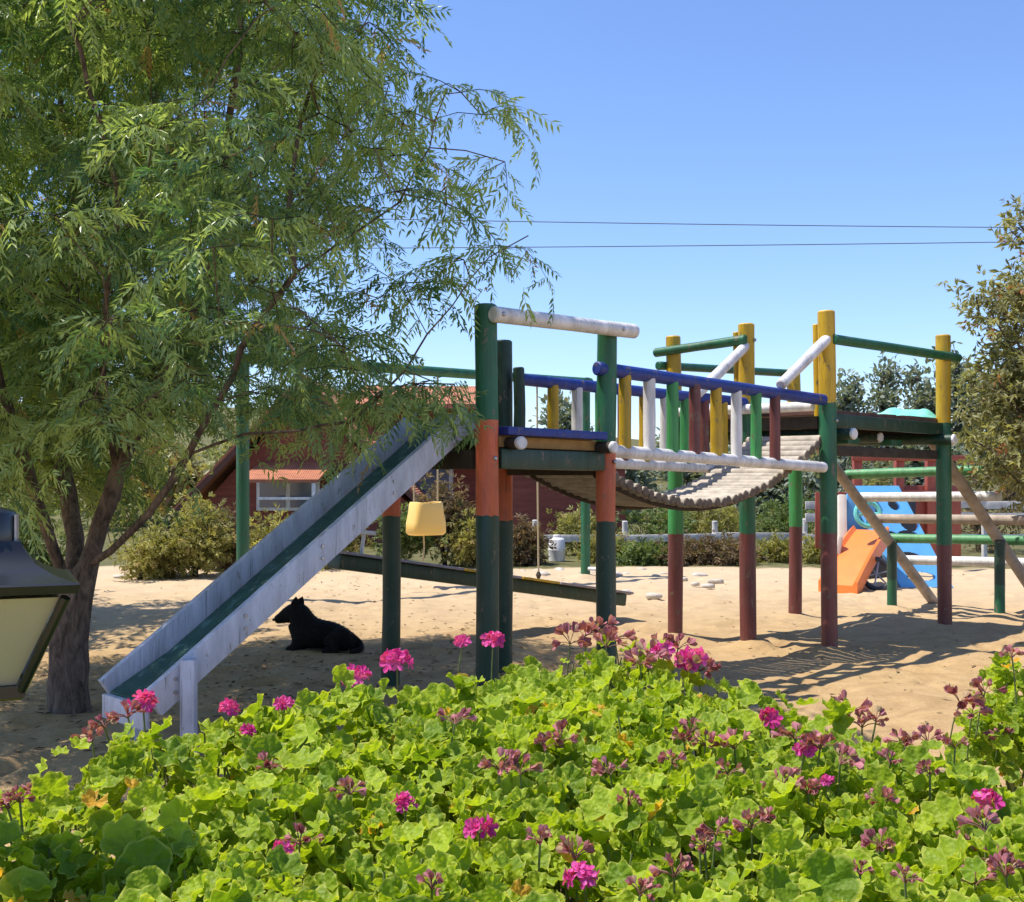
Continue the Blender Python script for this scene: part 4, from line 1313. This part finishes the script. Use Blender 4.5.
N = [((.23, .03, .165), .190),     # 0 rump
     ((.10, .02, .160), .180),      # 1 loin
     ((-.04, .01, .170), .180),     # 2 ribs
     ((-.15, 0, .190), .185),       # 3 chest
     ((-.185, 0, .275), .165),      # 4 neck base
     ((-.215, -.005, .322), .142),  # 5 neck
     ((-.255, -.01, .358), .114),   # 6 skull
     ((-.318, -.015, .328), .078),  # 7 stop
     ((-.374, -.02, .299), .047),   # 8 muzzle
     ((-.426, -.022, .284), .037),  # 9 nose
     ((-.20, -.10, .09), .075),     # 10 near elbow
     ((-.24, -.11, .036), .044),    # 11 near wrist
     ((-.31, -.11, .030), .040),    # 12 near paw
     ((-.20, .10, .09), .075), ((-.24, .10, .036), .044), ((-.30, .10, .030), .040),   # 13-15 far
     ((.20, -.10, .13), .135),      # 16 near thigh
     ((.06, -.16, .095), .080),     # 17 near knee
     ((.16, -.19, .040), .044),     # 18 near hock
     ((.02, -.20, .032), .040),     # 19 near hind paw
     ((.33, .02, .075), .040), ((.35, -.08, .032), .028), ((.27, -.19, .025), .022)]   # 20-22 tail
Ed = [(0, 1), (1, 2), (2, 3), (3, 4), (4, 5), (5, 6), (6, 7), (7, 8), (8, 9), (3, 10), (10, 11), (11, 12), (3, 13), (13, 14), (14, 15), (0, 16), (16, 17), (17, 18), (18, 19), (0, 20), (20, 21), (21, 22)]
body = skin_mesh("body", N, Ed, dog_m.m, dgo)
bmsh = body.data
cen = np.array([p.center for p in bmsh.polygons]); nrm_b = np.array([p.normal for p in bmsh.polygons]); ar = np.array([p.area for p in bmsh.polygons])
rgd = np.random.default_rng(8)
ix = rgd.choice(len(cen), 16000, p=ar / ar.sum())
fp = cen[ix] + rgd.normal(0, .006, (16000, 3)) + np.array(wloc(dgo)) - nrm_b[ix] * .004
tl_ = np.array([.8, 0, -.45]) + rgd.normal(0, .25, (16000, 3))
fd = nrm_b[ix] * .22 + tl_ * .8
tv_ = np.array([[0, .04, 0], [0, -.04, 0], [.6, -.03, .03], [1, 0, .0], [.6, .03, .03]], float)
k_ = fp[:, 2] > .012
V, F, at = scatter(tv_, [np.array([[0, 1, 2, 3, 4]])], fp[k_], rotmats(fd[k_], nrm_b[ix][k_]), .020 * rgd.uniform(.5, 1.2, k_.sum()), rgd.uniform(0, 1, k_.sum()))
np_mesh("fur", V, F, dog_m.m, dgo)
def ear(base, tip, w_, nrm_):
    b, t = Vector(base), Vector(tip)
    d = (t - b).normalized(); s_ = d.cross(Vector(nrm_)).normalized(); f_ = s_.cross(d)
    vs = []
    for k, u in enumerate((0, .35, .7, 1)):
        ww = w_ * (1, .95, .6, .06)[k]
        c = b.lerp(t, u)
        vs += [c - s_ * ww, c - f_ * ww * .45, c + s_ * ww, c + f_ * ww * .35]
    fs = [(k * 4 + j, k * 4 + (j + 1) % 4, k * 4 + 4 + (j + 1) % 4, k * 4 + 4 + j) for k in range(3) for j in range(4)] + [(12, 13, 14, 15)]
    return MB().add([v + wloc(dgo) for v in vs], fs)
ear((-.233, -.045, .398), (-.223, -.062, .500), .045, (0, 1, 0)).build("ear", dog_m.m, dgo, 90)
ear((-.220, .035, .398), (-.185, .05, .488), .045, (0, 1, 0)).build("ear", dog_m.m, dgo, 90)
eye_m = NG("dog_eye"); eye_m.base((.02, .01, .005)); eye_m.rough(.1)
for s_ in (-1, 1):
    c = wloc(dgo) + Vector((-.318, -.015 + s_ * .043, .354))
    MB().tube([c + Vector((0, 0, -.009)), c + Vector((0, 0, -.006)), c, c + Vector((0, 0, .006)), c + Vector((0, 0, .009))], [.002, .007, .010, .007, .002], 10).build("eye", eye_m.m, dgo, 90)
c = wloc(dgo) + Vector((-.434, -.022, .290))
MB().tube([c + Vector((-.008, 0, 0)), c, c + Vector((.014, 0, 0))], [.008, .014, .012], 10).build("nose", eye_m.m, dgo, 90)

# ------------------------------------------------------------------ litter on the sand
n = 2600
rgl = np.random.default_rng(61)
lxs = np.where(rgl.random(n) < .7, rgl.normal(-1.5, 1.6, n), rgl.uniform(-5, 7, n)); lys = np.where(rgl.random(n) < .7, rgl.normal(8.6, 1.8, n), rgl.uniform(4.5, 19, n))
k_ = (lys > 4.6) & (lys < 19.5)
lxs, lys = lxs[k_], lys[k_]; n = len(lxs)
pos = np.stack([lxs, lys, ground_z(lxs, lys) + .006], 1)
az = rgl.uniform(0, 6.28, n)
R = rotmats(np.stack([np.cos(az), np.sin(az), rgl.normal(0, .12, n)], 1), np.array([0, 0, 1.]) + rgl.normal(0, .25, (n, 3)))
lv, lf = tpl_leaf()
V, F, at = scatter(lv, lf, pos, R, rgl.uniform(.03, .085, n), rgl.uniform(0, .9, n))
o = np_mesh("leaf_litter", V, F, leafmat("dead_leaf", (0.07, 0.04, 0.02), (0.36, 0.25, 0.13), None, .1, .9), None, at)
tag(o, "scattered dry leaf litter on the shaded sand", "leaf litter", kind="stuff")

# ------------------------------------------------------------------ the geranium bed
BX = [-4.5, -2.4, -1.6, -1.36, -1.15, -.73, -.23, .34, .7, .98, 1.2, 1.47, 2.4, 4.5]
BY = [2.2, 2.3, 2.6, 3.25, 3.50, 3.96, 4.3, 4.50, 4.30, 3.95, 3.62, 3.35, 3.2, 3.1]
HX = [-4.5, -1.6, -1.45, -1.3, -1.1, -.73, -.23, .34, .75, 1.0, 1.3, 4.5]
HY = [.62, .62, .62, .74, .77, .82, .86, .91, .85, .78, .70, .68]
def bed_h(x, y):
    yb = np.interp(x, BX, BY)
    hb = np.interp(x, HX, HY)
    t = np.clip((y - 1.6) / np.maximum(yb - 1.6, .1), 0, 1.4)
    top = .70 + (hb - .70) * np.clip(t, 0, 1) ** 1.3
    top = top + .04 * smoothnoise(np.stack([x, y], 1), 12, 5.0) + .045 * smoothnoise(np.stack([x, y], 1), 13, 13.0)
    fall = np.clip((yb - y) / .22, -1, 1)
    return np.where(fall >= 0, top - .09 * (1 - np.clip(fall, 0, 1)) ** 2, 0.0), yb

# the soil under the plants
sx_ = np.linspace(-4.6, 4.6, 120); sy_ = np.linspace(1.0, 5.0, 60)
ax_, ay_ = np.meshgrid(sx_, sy_)
yb = np.interp(ax_.ravel(), BX, BY)
mz = np.clip((yb + .05 - ay_.ravel()) / .45, 0, 1)
mz = mz * mz * (3 - 2 * mz) * .36 - .06 + .02 * smoothnoise(np.stack([ax_.ravel(), ay_.ravel()], 1), 30, 6.0) * mz
V = np.stack([ax_.ravel(), ay_.ravel(), mz], 1)
ii = (np.arange(59)[:, None] * 120 + np.arange(119)[None]).ravel()
o = np_mesh("soil", V, np.stack([ii, ii + 1, ii + 121, ii + 120], 1), plain("dark_soil", (.075, .05, .032), .95, .4, 8, .8), smooth=True)
tag(o, kind="structure")

def tpl_geranium(seed):
    r = np.random.default_rng(seed)
    nA = 29
    ang = np.linspace(-2.75, 2.75, nA)
    V = [[0, 0, 0]]; rim = [0]
    cup = r.uniform(.3, .9); ph = r.uniform(0, 6)
    for ring, rr_ in ((1, .55), (2, .86), (3, 1.0)):
        for k, a in enumerate(ang):
            lob = 1 + .055 * math.cos(a * 7) * (ring / 3) + .012 * ((k % 2) * 2 - 1) * (ring == 3)
            q = rr_ * lob * .5 * (1 - .12 * abs(a) / 2.75)
            z = cup * (q * 1.7) ** 2 * .5 + .085 * ring / 3 * math.sin(7 * a + ph) + .03 * math.sin(3 * a + ph * 2) * ring / 3 - (.03 if ring == 3 else 0)
            V.append([q * math.cos(a) , q * math.sin(a), z]); rim.append({1: .15, 2: .7, 3: 1.0}[ring])
    tri = np.array([[0, k + 1, k + 2] for k in range(nA - 1)])
    qd = np.array([[b + k, b + nA + k, b + nA + k + 1, b + k + 1] for b in (1, 1 + nA) for k in range(nA - 1)])
    return np.array(V, float), [tri, qd], np.array(rim, float)
GER = leafmat("geranium_leaf", (0.11, 0.21, 0.012), (0.38, 0.49, 0.035), (0.68, 0.38, 0.05), .5, .5, edge=(0.62, 0.62, 0.14), spec=.3)
STEM = plain("green_stem", (0.16, 0.20, 0.06), .6)

_t = GER.node_tree
_b = _t.nodes.new("ShaderNodeBump"); _b.inputs["Strength"].default_value = .7; _b.inputs["Distance"].default_value = .004
_n = _t.nodes.new("ShaderNodeTexVoronoi"); _n.inputs["Scale"].default_value = 95
_g = _t.nodes.new("ShaderNodeNewGeometry"); _t.links.new(_g.outputs["Position"], _n.inputs["Vector"])
_t.links.new(_n.outputs["Distance"], _b.inputs["Height"])
for _x in list(_t.nodes):
    if _x.type in ('BSDF_PRINCIPLED', 'BSDF_TRANSLUCENT'):
        _t.links.new(_b.outputs[0], _x.inputs["Normal"])
        src = _x.inputs[0].links[0].from_socket
        mxn = _t.nodes.new("ShaderNodeMix"); mxn.data_type = 'RGBA'; mxn.blend_type = 'MULTIPLY'
        rp = _t.nodes.new("ShaderNodeValToRGB")
        rp.color_ramp.elements[0].position = .25; rp.color_ramp.elements[0].color = (1.35, 1.28, 1.1, 1)
        rp.color_ramp.elements[1].position = .8; rp.color_ramp.elements[1].color = (.82, .88, .75, 1)
        nz = _t.nodes.new("ShaderNodeTexNoise"); nz.inputs["Scale"].default_value = 38; nz.inputs["Detail"].default_value = 4
        _t.links.new(_g.outputs["Position"], nz.inputs["Vector"])
        _t.links.new(nz.outputs["Fac"], rp.inputs[0])
        mxn.inputs[0].default_value = 1
        _t.links.new(src, mxn.inputs[6]); _t.links.new(rp.outputs[0], mxn.inputs[7])
        _t.links.new(mxn.outputs[2], _x.inputs[0])

def geranium_leaves(P_, rg, size, parent=None, name="geranium_bed", tilt=.85):
    Vs, Fs3, Fs4, T, Rm = [], [], [], [], []
    off = 0
    nv = 5
    which = rg.integers(0, nv, len(P_))
    for k in range(nv):
        idx = np.where(which == k)[0]
        tv, tf, rim = tpl_geranium(k + 1)
        n = len(idx)
        az = rg.uniform(0, 2 * math.pi, n)
        nrm = np.stack([rg.normal(-.10, tilt, n), rg.normal(-.32, tilt, n), np.full(n, 1.0)], 1)
        fwd = np.stack([np.cos(az), np.sin(az), np.zeros(n)], 1)
        fwd -= nrm * ((fwd * nrm).sum(1) / (nrm * nrm).sum(1))[:, None]
        R = rotmats(fwd, nrm)
        depth = P_[idx, 3]
        tint = np.clip(rg.uniform(.15, .88, n), 0, .88)
        sc = size * np.clip(rg.normal(.9, .26, n), .35, 1.5)
        old = rg.random(n) < .018
        tint[old] = 1.0; sc[old] = np.minimum(sc[old], size * .75)
        V, F, at = scatter(tv, tf, P_[idx, :3], R, sc, tint, rim)
        Vs.append(V); Fs3.append(F[0] + off); Fs4.append(F[1] + off); T.append(at['tint']); Rm.append(at['rim']); off += len(V)
    return np_mesh(name, np.concatenate(Vs), [np.concatenate(Fs3), np.concatenate(Fs4)], GER, parent, {'tint': np.concatenate(T), 'rim': np.concatenate(Rm)}, smooth=True)

rgg = np.random.default_rng(91)
n = 16000
px_ = rgg.uniform(-2.6, 2.9, n); py_ = rgg.uniform(1.55, 4.6, n)
h_, yb_ = bed_h(px_, py_)
# stragglier towards the front right, with a dark hollow at the left
keep = (h_ > 0)
hol = np.exp(-(((px_ + .98) / .16) ** 2 + ((py_ - 2.95) / .35) ** 2))
keep &= rgg.random(n) > .75 * hol
px_, py_, h_, yb_ = px_[keep], py_[keep], h_[keep], yb_[keep]
dz = rgg.gamma(1.3, .075, len(px_))
dz = np.where(yb_ - py_ < .35, rgg.uniform(0, .55, len(px_)), dz)
zz = np.maximum(h_ - dz + rgg.normal(.004, .022, len(px_)), .12)
ger = geranium_leaves(np.stack([px_, py_, zz, dz], 1), rgg, .088)
tag(ger, "bed of bright green ruffled geranium leaves filling the foreground", "flower bed", kind="stuff")

# stems
m = MB()
for k in range(900):
    x, y = random.uniform(-1.9, 2.0), random.uniform(1.7, 4.4)
    h1, yb1 = bed_h(np.array([x]), np.array([y]))
    if h1[0] <= 0: continue
    x0_, y0_ = x + random.uniform(-.12, .12), min(y + random.uniform(-.12, .12), yb1[0] - .1)
    m.tube([(x0_, y0_, .2), ((x + x0_) / 2 + random.uniform(-.03, .03), (y + y0_) / 2, h1[0] * .6), (x, y, h1[0] - .03)], [.006, .005, .003], 5, cap=False)
o = m.build("geranium_stems", STEM, None, 80)
tag(o, "tangle of thin green geranium stems beneath the foreground leaves", "stems", kind="stuff")

# separate clump further back on the right
cg = thing("geranium_clump", "separate geranium clump on the sand at the right edge, behind the main flower bed", "plant", (2.15, 4.75, 0))
rgc = np.random.default_rng(17)
pts = []
while len(pts) < 520:
    d = rgc.normal(size=3); d /= np.linalg.norm(d)
    if d[2] < -.1: continue
    c = [(2.02, 4.75, .25), (2.20, 4.9, .45), (2.35, 4.7, .5)][rgc.integers(0, 3)]
    r = rgc.uniform(.55, 1.0)
    pts.append([c[0] + d[0] * .24 * r, c[1] + d[1] * .30 * r, c[2] + d[2] * .36 * r, 0])
geranium_leaves(np.array(pts), rgc, .085, cg, "foliage", .7)
m = MB()
for k in range(26):
    p = pts[k * 12]; m.tube([(2.15 + random.uniform(-.12, .12), 4.75 + random.uniform(-.12, .12), -.02), (p[0] * .6 + 2.15 * .4, p[1] * .6 + 4.75 * .4, p[2] * .6), (p[0], p[1], p[2])], [.007, .005, .003], 5)
m.build("stem", STEM, cg, 80)

# --- flower heads
PINK = leafmat("magenta_petal", (0.58, 0.025, 0.26), (0.84, 0.14, 0.50), None, .35, .5)
SPENT = leafmat("spent_petal", (0.30, 0.085, 0.105), (0.60, 0.25, 0.28), (0.48, 0.34, 0.20), .3, .7)
def petal_tpl():
    v = np.array([[0, 0, 0], [.35, .20, .05], [.8, .33, .10], [1.05, .12, .04], [1.05, -.12, .04], [.8, -.33, .10], [.35, -.20, .05], [.6, 0, -.03]], float)
    f = [np.array([[0, 7, 1], [1, 7, 2], [2, 7, 3], [3, 7, 4], [4, 7, 5], [5, 7, 6], [6, 7, 0]])]
    return v, f
def ray_hit(px, py):
    """where the view of the bed at this direction meets its leaf surface"""
    dx, dz = (px - 512) / 1150, -(py - 478) / 1150
    for y in np.arange(1.7, 4.9, .01):
        h, yb = bed_h(np.array([dx * y]), np.array([y]))
        z = EYE + dz * y
        if y > yb[0] - .02: return y - .03, z
        if z <= h[0] + .035: return y, z
    return 4.5, EYE + dz * 4.5
def flower(name, label, cat, c, r, mat, seed, nf, group=None, spent=False, stemlen=.22):
    c = Vector(c)
    rg = np.random.default_rng(seed)
    t = thing(name, label, cat, (c.x, c.y, c.z - stemlen), group)
    lean = Vector((random.uniform(-.03, .03), random.uniform(.0, .05), 0))
    MB().tube([c - Vector((0, 0, stemlen)) + lean, c - Vector((0, 0, stemlen * .5)) + lean * .6, c - Vector((0, 0, .01))], [.0035, .003, .0028], 6).build("stalk", STEM, t, 80)
    tv, tf = petal_tpl()
    d = rg.normal(size=(nf, 3)); d /= np.linalg.norm(d, axis=1, keepdims=True); d[:, 2] = np.abs(d[:, 2]) * .9 - .12
    ctr = np.array(c) + d * r * np.array([1, 1, .75]) * rg.uniform(.55, 1, nf)[:, None]
    m = MB()
    for q in ctr:
        m.tube([tuple(c - Vector((0, 0, .012))), tuple((np.array(c) + q) / 2 - [0, 0, .002]), tuple(q)], [.0016, .0014, .0016], 4, cap=False)
    m.build("pedicel", STEM if not spent else M['spentstem'], t, 80)
    npet = 5 if not spent else 4
    pos = np.repeat(ctr, npet, axis=0)
    out = np.repeat(d, npet, axis=0) + rg.normal(0, .15, (nf * npet, 3))
    out /= np.linalg.norm(out, axis=1, keepdims=True)
    a = np.tile(np.arange(npet) * 2 * math.pi / npet, nf) + np.repeat(rg.uniform(0, 6, nf), npet)
    h = np.cross(out, np.array([.3, .2, .9])); h /= np.linalg.norm(h, axis=1, keepdims=True)
    k_ = np.cross(out, h)
    fwd = h * np.cos(a)[:, None] + k_ * np.sin(a)[:, None]
    if spent: fwd = fwd * .35 + out * .9
    else: fwd = fwd + out * .28
    R = rotmats(fwd, out + rg.normal(0, .12, out.shape))
    tint = np.clip(np.repeat(rg.uniform(0, .7, nf), npet) + rg.uniform(-.1, .2, nf * npet), 0, .88)
    if spent: tint[rg.random(len(tint)) < .12] = 1
    V, F, at = scatter(tv, tf, pos, R, (r * (.62 if not spent else .62)) * rg.uniform(.8, 1.2, nf * npet), tint)
    np_mesh("petals", V, F, mat, t, at)
    return t
M['spentstem'] = plain("reddish_stalk", (.22, .09, .06), .7)
pinks = [
    (143, 701, 15, "pink geranium head in front of the slide's lower end lip"),
    (229, 709, 12, "pink geranium head just right of the slide's short white leg"),
    (284, 704, 11, "small pink geranium head between the slide's leg and the dog"),
    (356, 676, 15, "dull pink geranium head below the dog's hind end, left of a brighter one"),
    (397, 661, 17, "bright pink geranium head at the foot of the dark post behind the slide"),
    (462, 641, 10, "small pink geranium head just left of the front orange and green post"),
    (493, 639, 13, "pink geranium head in front of the front orange and green post's foot"),
    (690, 659, 17, "large magenta geranium head at the back of the bed under the bridge"),
    (664, 650, 13, "dusky pink geranium head beside the large magenta one under the bridge"),
    (770, 719, 14, "flat magenta geranium head on the bed's back edge, right of centre"),
    (805, 749, 12, "magenta geranium head just below the flat one right of centre"),
    (827, 781, 8, "tiny pink geranium head right of centre in the bed"),
    (406, 803, 13, "single upright pink geranium head in the middle of the bed"),
    (479, 829, 17, "large pink geranium head near the bottom middle of the bed"),
    (283, 849, 11, "half closed pink geranium head low in the bed's left part"),
    (583, 877, 18, "biggest magenta geranium head at the bottom edge, right of the middle"),
    (986, 802, 17, "magenta geranium head at the bed's right edge on a reddish stalk"),
    (248, 731, 9, "dark pink geranium bud cluster below the head by the slide's leg"),
]
for k, (px, py, rp, lab) in enumerate(pinks):
    y, z = ray_hit(px, py)
    flower("geranium_flower", lab, "flower", ((px - 512) / 1150 * y, y, z), rp / 1150 * y * .84, PINK, 1000 + k, 9 + rp // 3, "pink geranium heads in the bed")
spent = [(585, 632), (600, 628), (615, 636), (570, 640), (606, 645), (648, 655), (660, 642), (678, 645), (700, 668), (640, 662), (850, 708), (876, 716), (862, 722), (955, 742), (928, 738), (905, 742), (684, 738), (705, 742), (728, 772), (735, 745), (782, 782), (808, 790), (752, 824), (768, 818), (716, 830), (705, 846), (545, 745), (560, 738), (672, 760), (690, 730), (520, 770), (500, 766), (540, 840), (674, 872), (640, 890), (880, 842), (905, 878), (985, 826), (994, 858), (1006, 872), (975, 880), (945, 812), (880, 800), (930, 770), (20, 798), (35, 790), (8, 805), (48, 792), (105, 722), (128, 712), (92, 735), (432, 884), (300, 840), (350, 790), (270, 765), (455, 720), (610, 770), (630, 800), (575, 855), (860, 870), (840, 760), (795, 735), (890, 760), (960, 700), (985, 690), (972, 712), (1012, 655), (1000, 735), (960, 845), (820, 745)]
rs = random.Random(5)
for k, (px, py) in enumerate(spent):
    if px > 955 and py < 740:
        y = 4.62; z = EYE - (py - 478) / 1150 * y
    else:
        y, z = ray_hit(px, py)
    flower("spent_flower", "reddish spent geranium flower cluster on a thin stalk among the leaves", "flower", ((px - 512) / 1150 * y, y, z), rs.uniform(10, 17) / 1150 * y, SPENT, 2000 + k, 9, "spent reddish geranium clusters", True, .2)
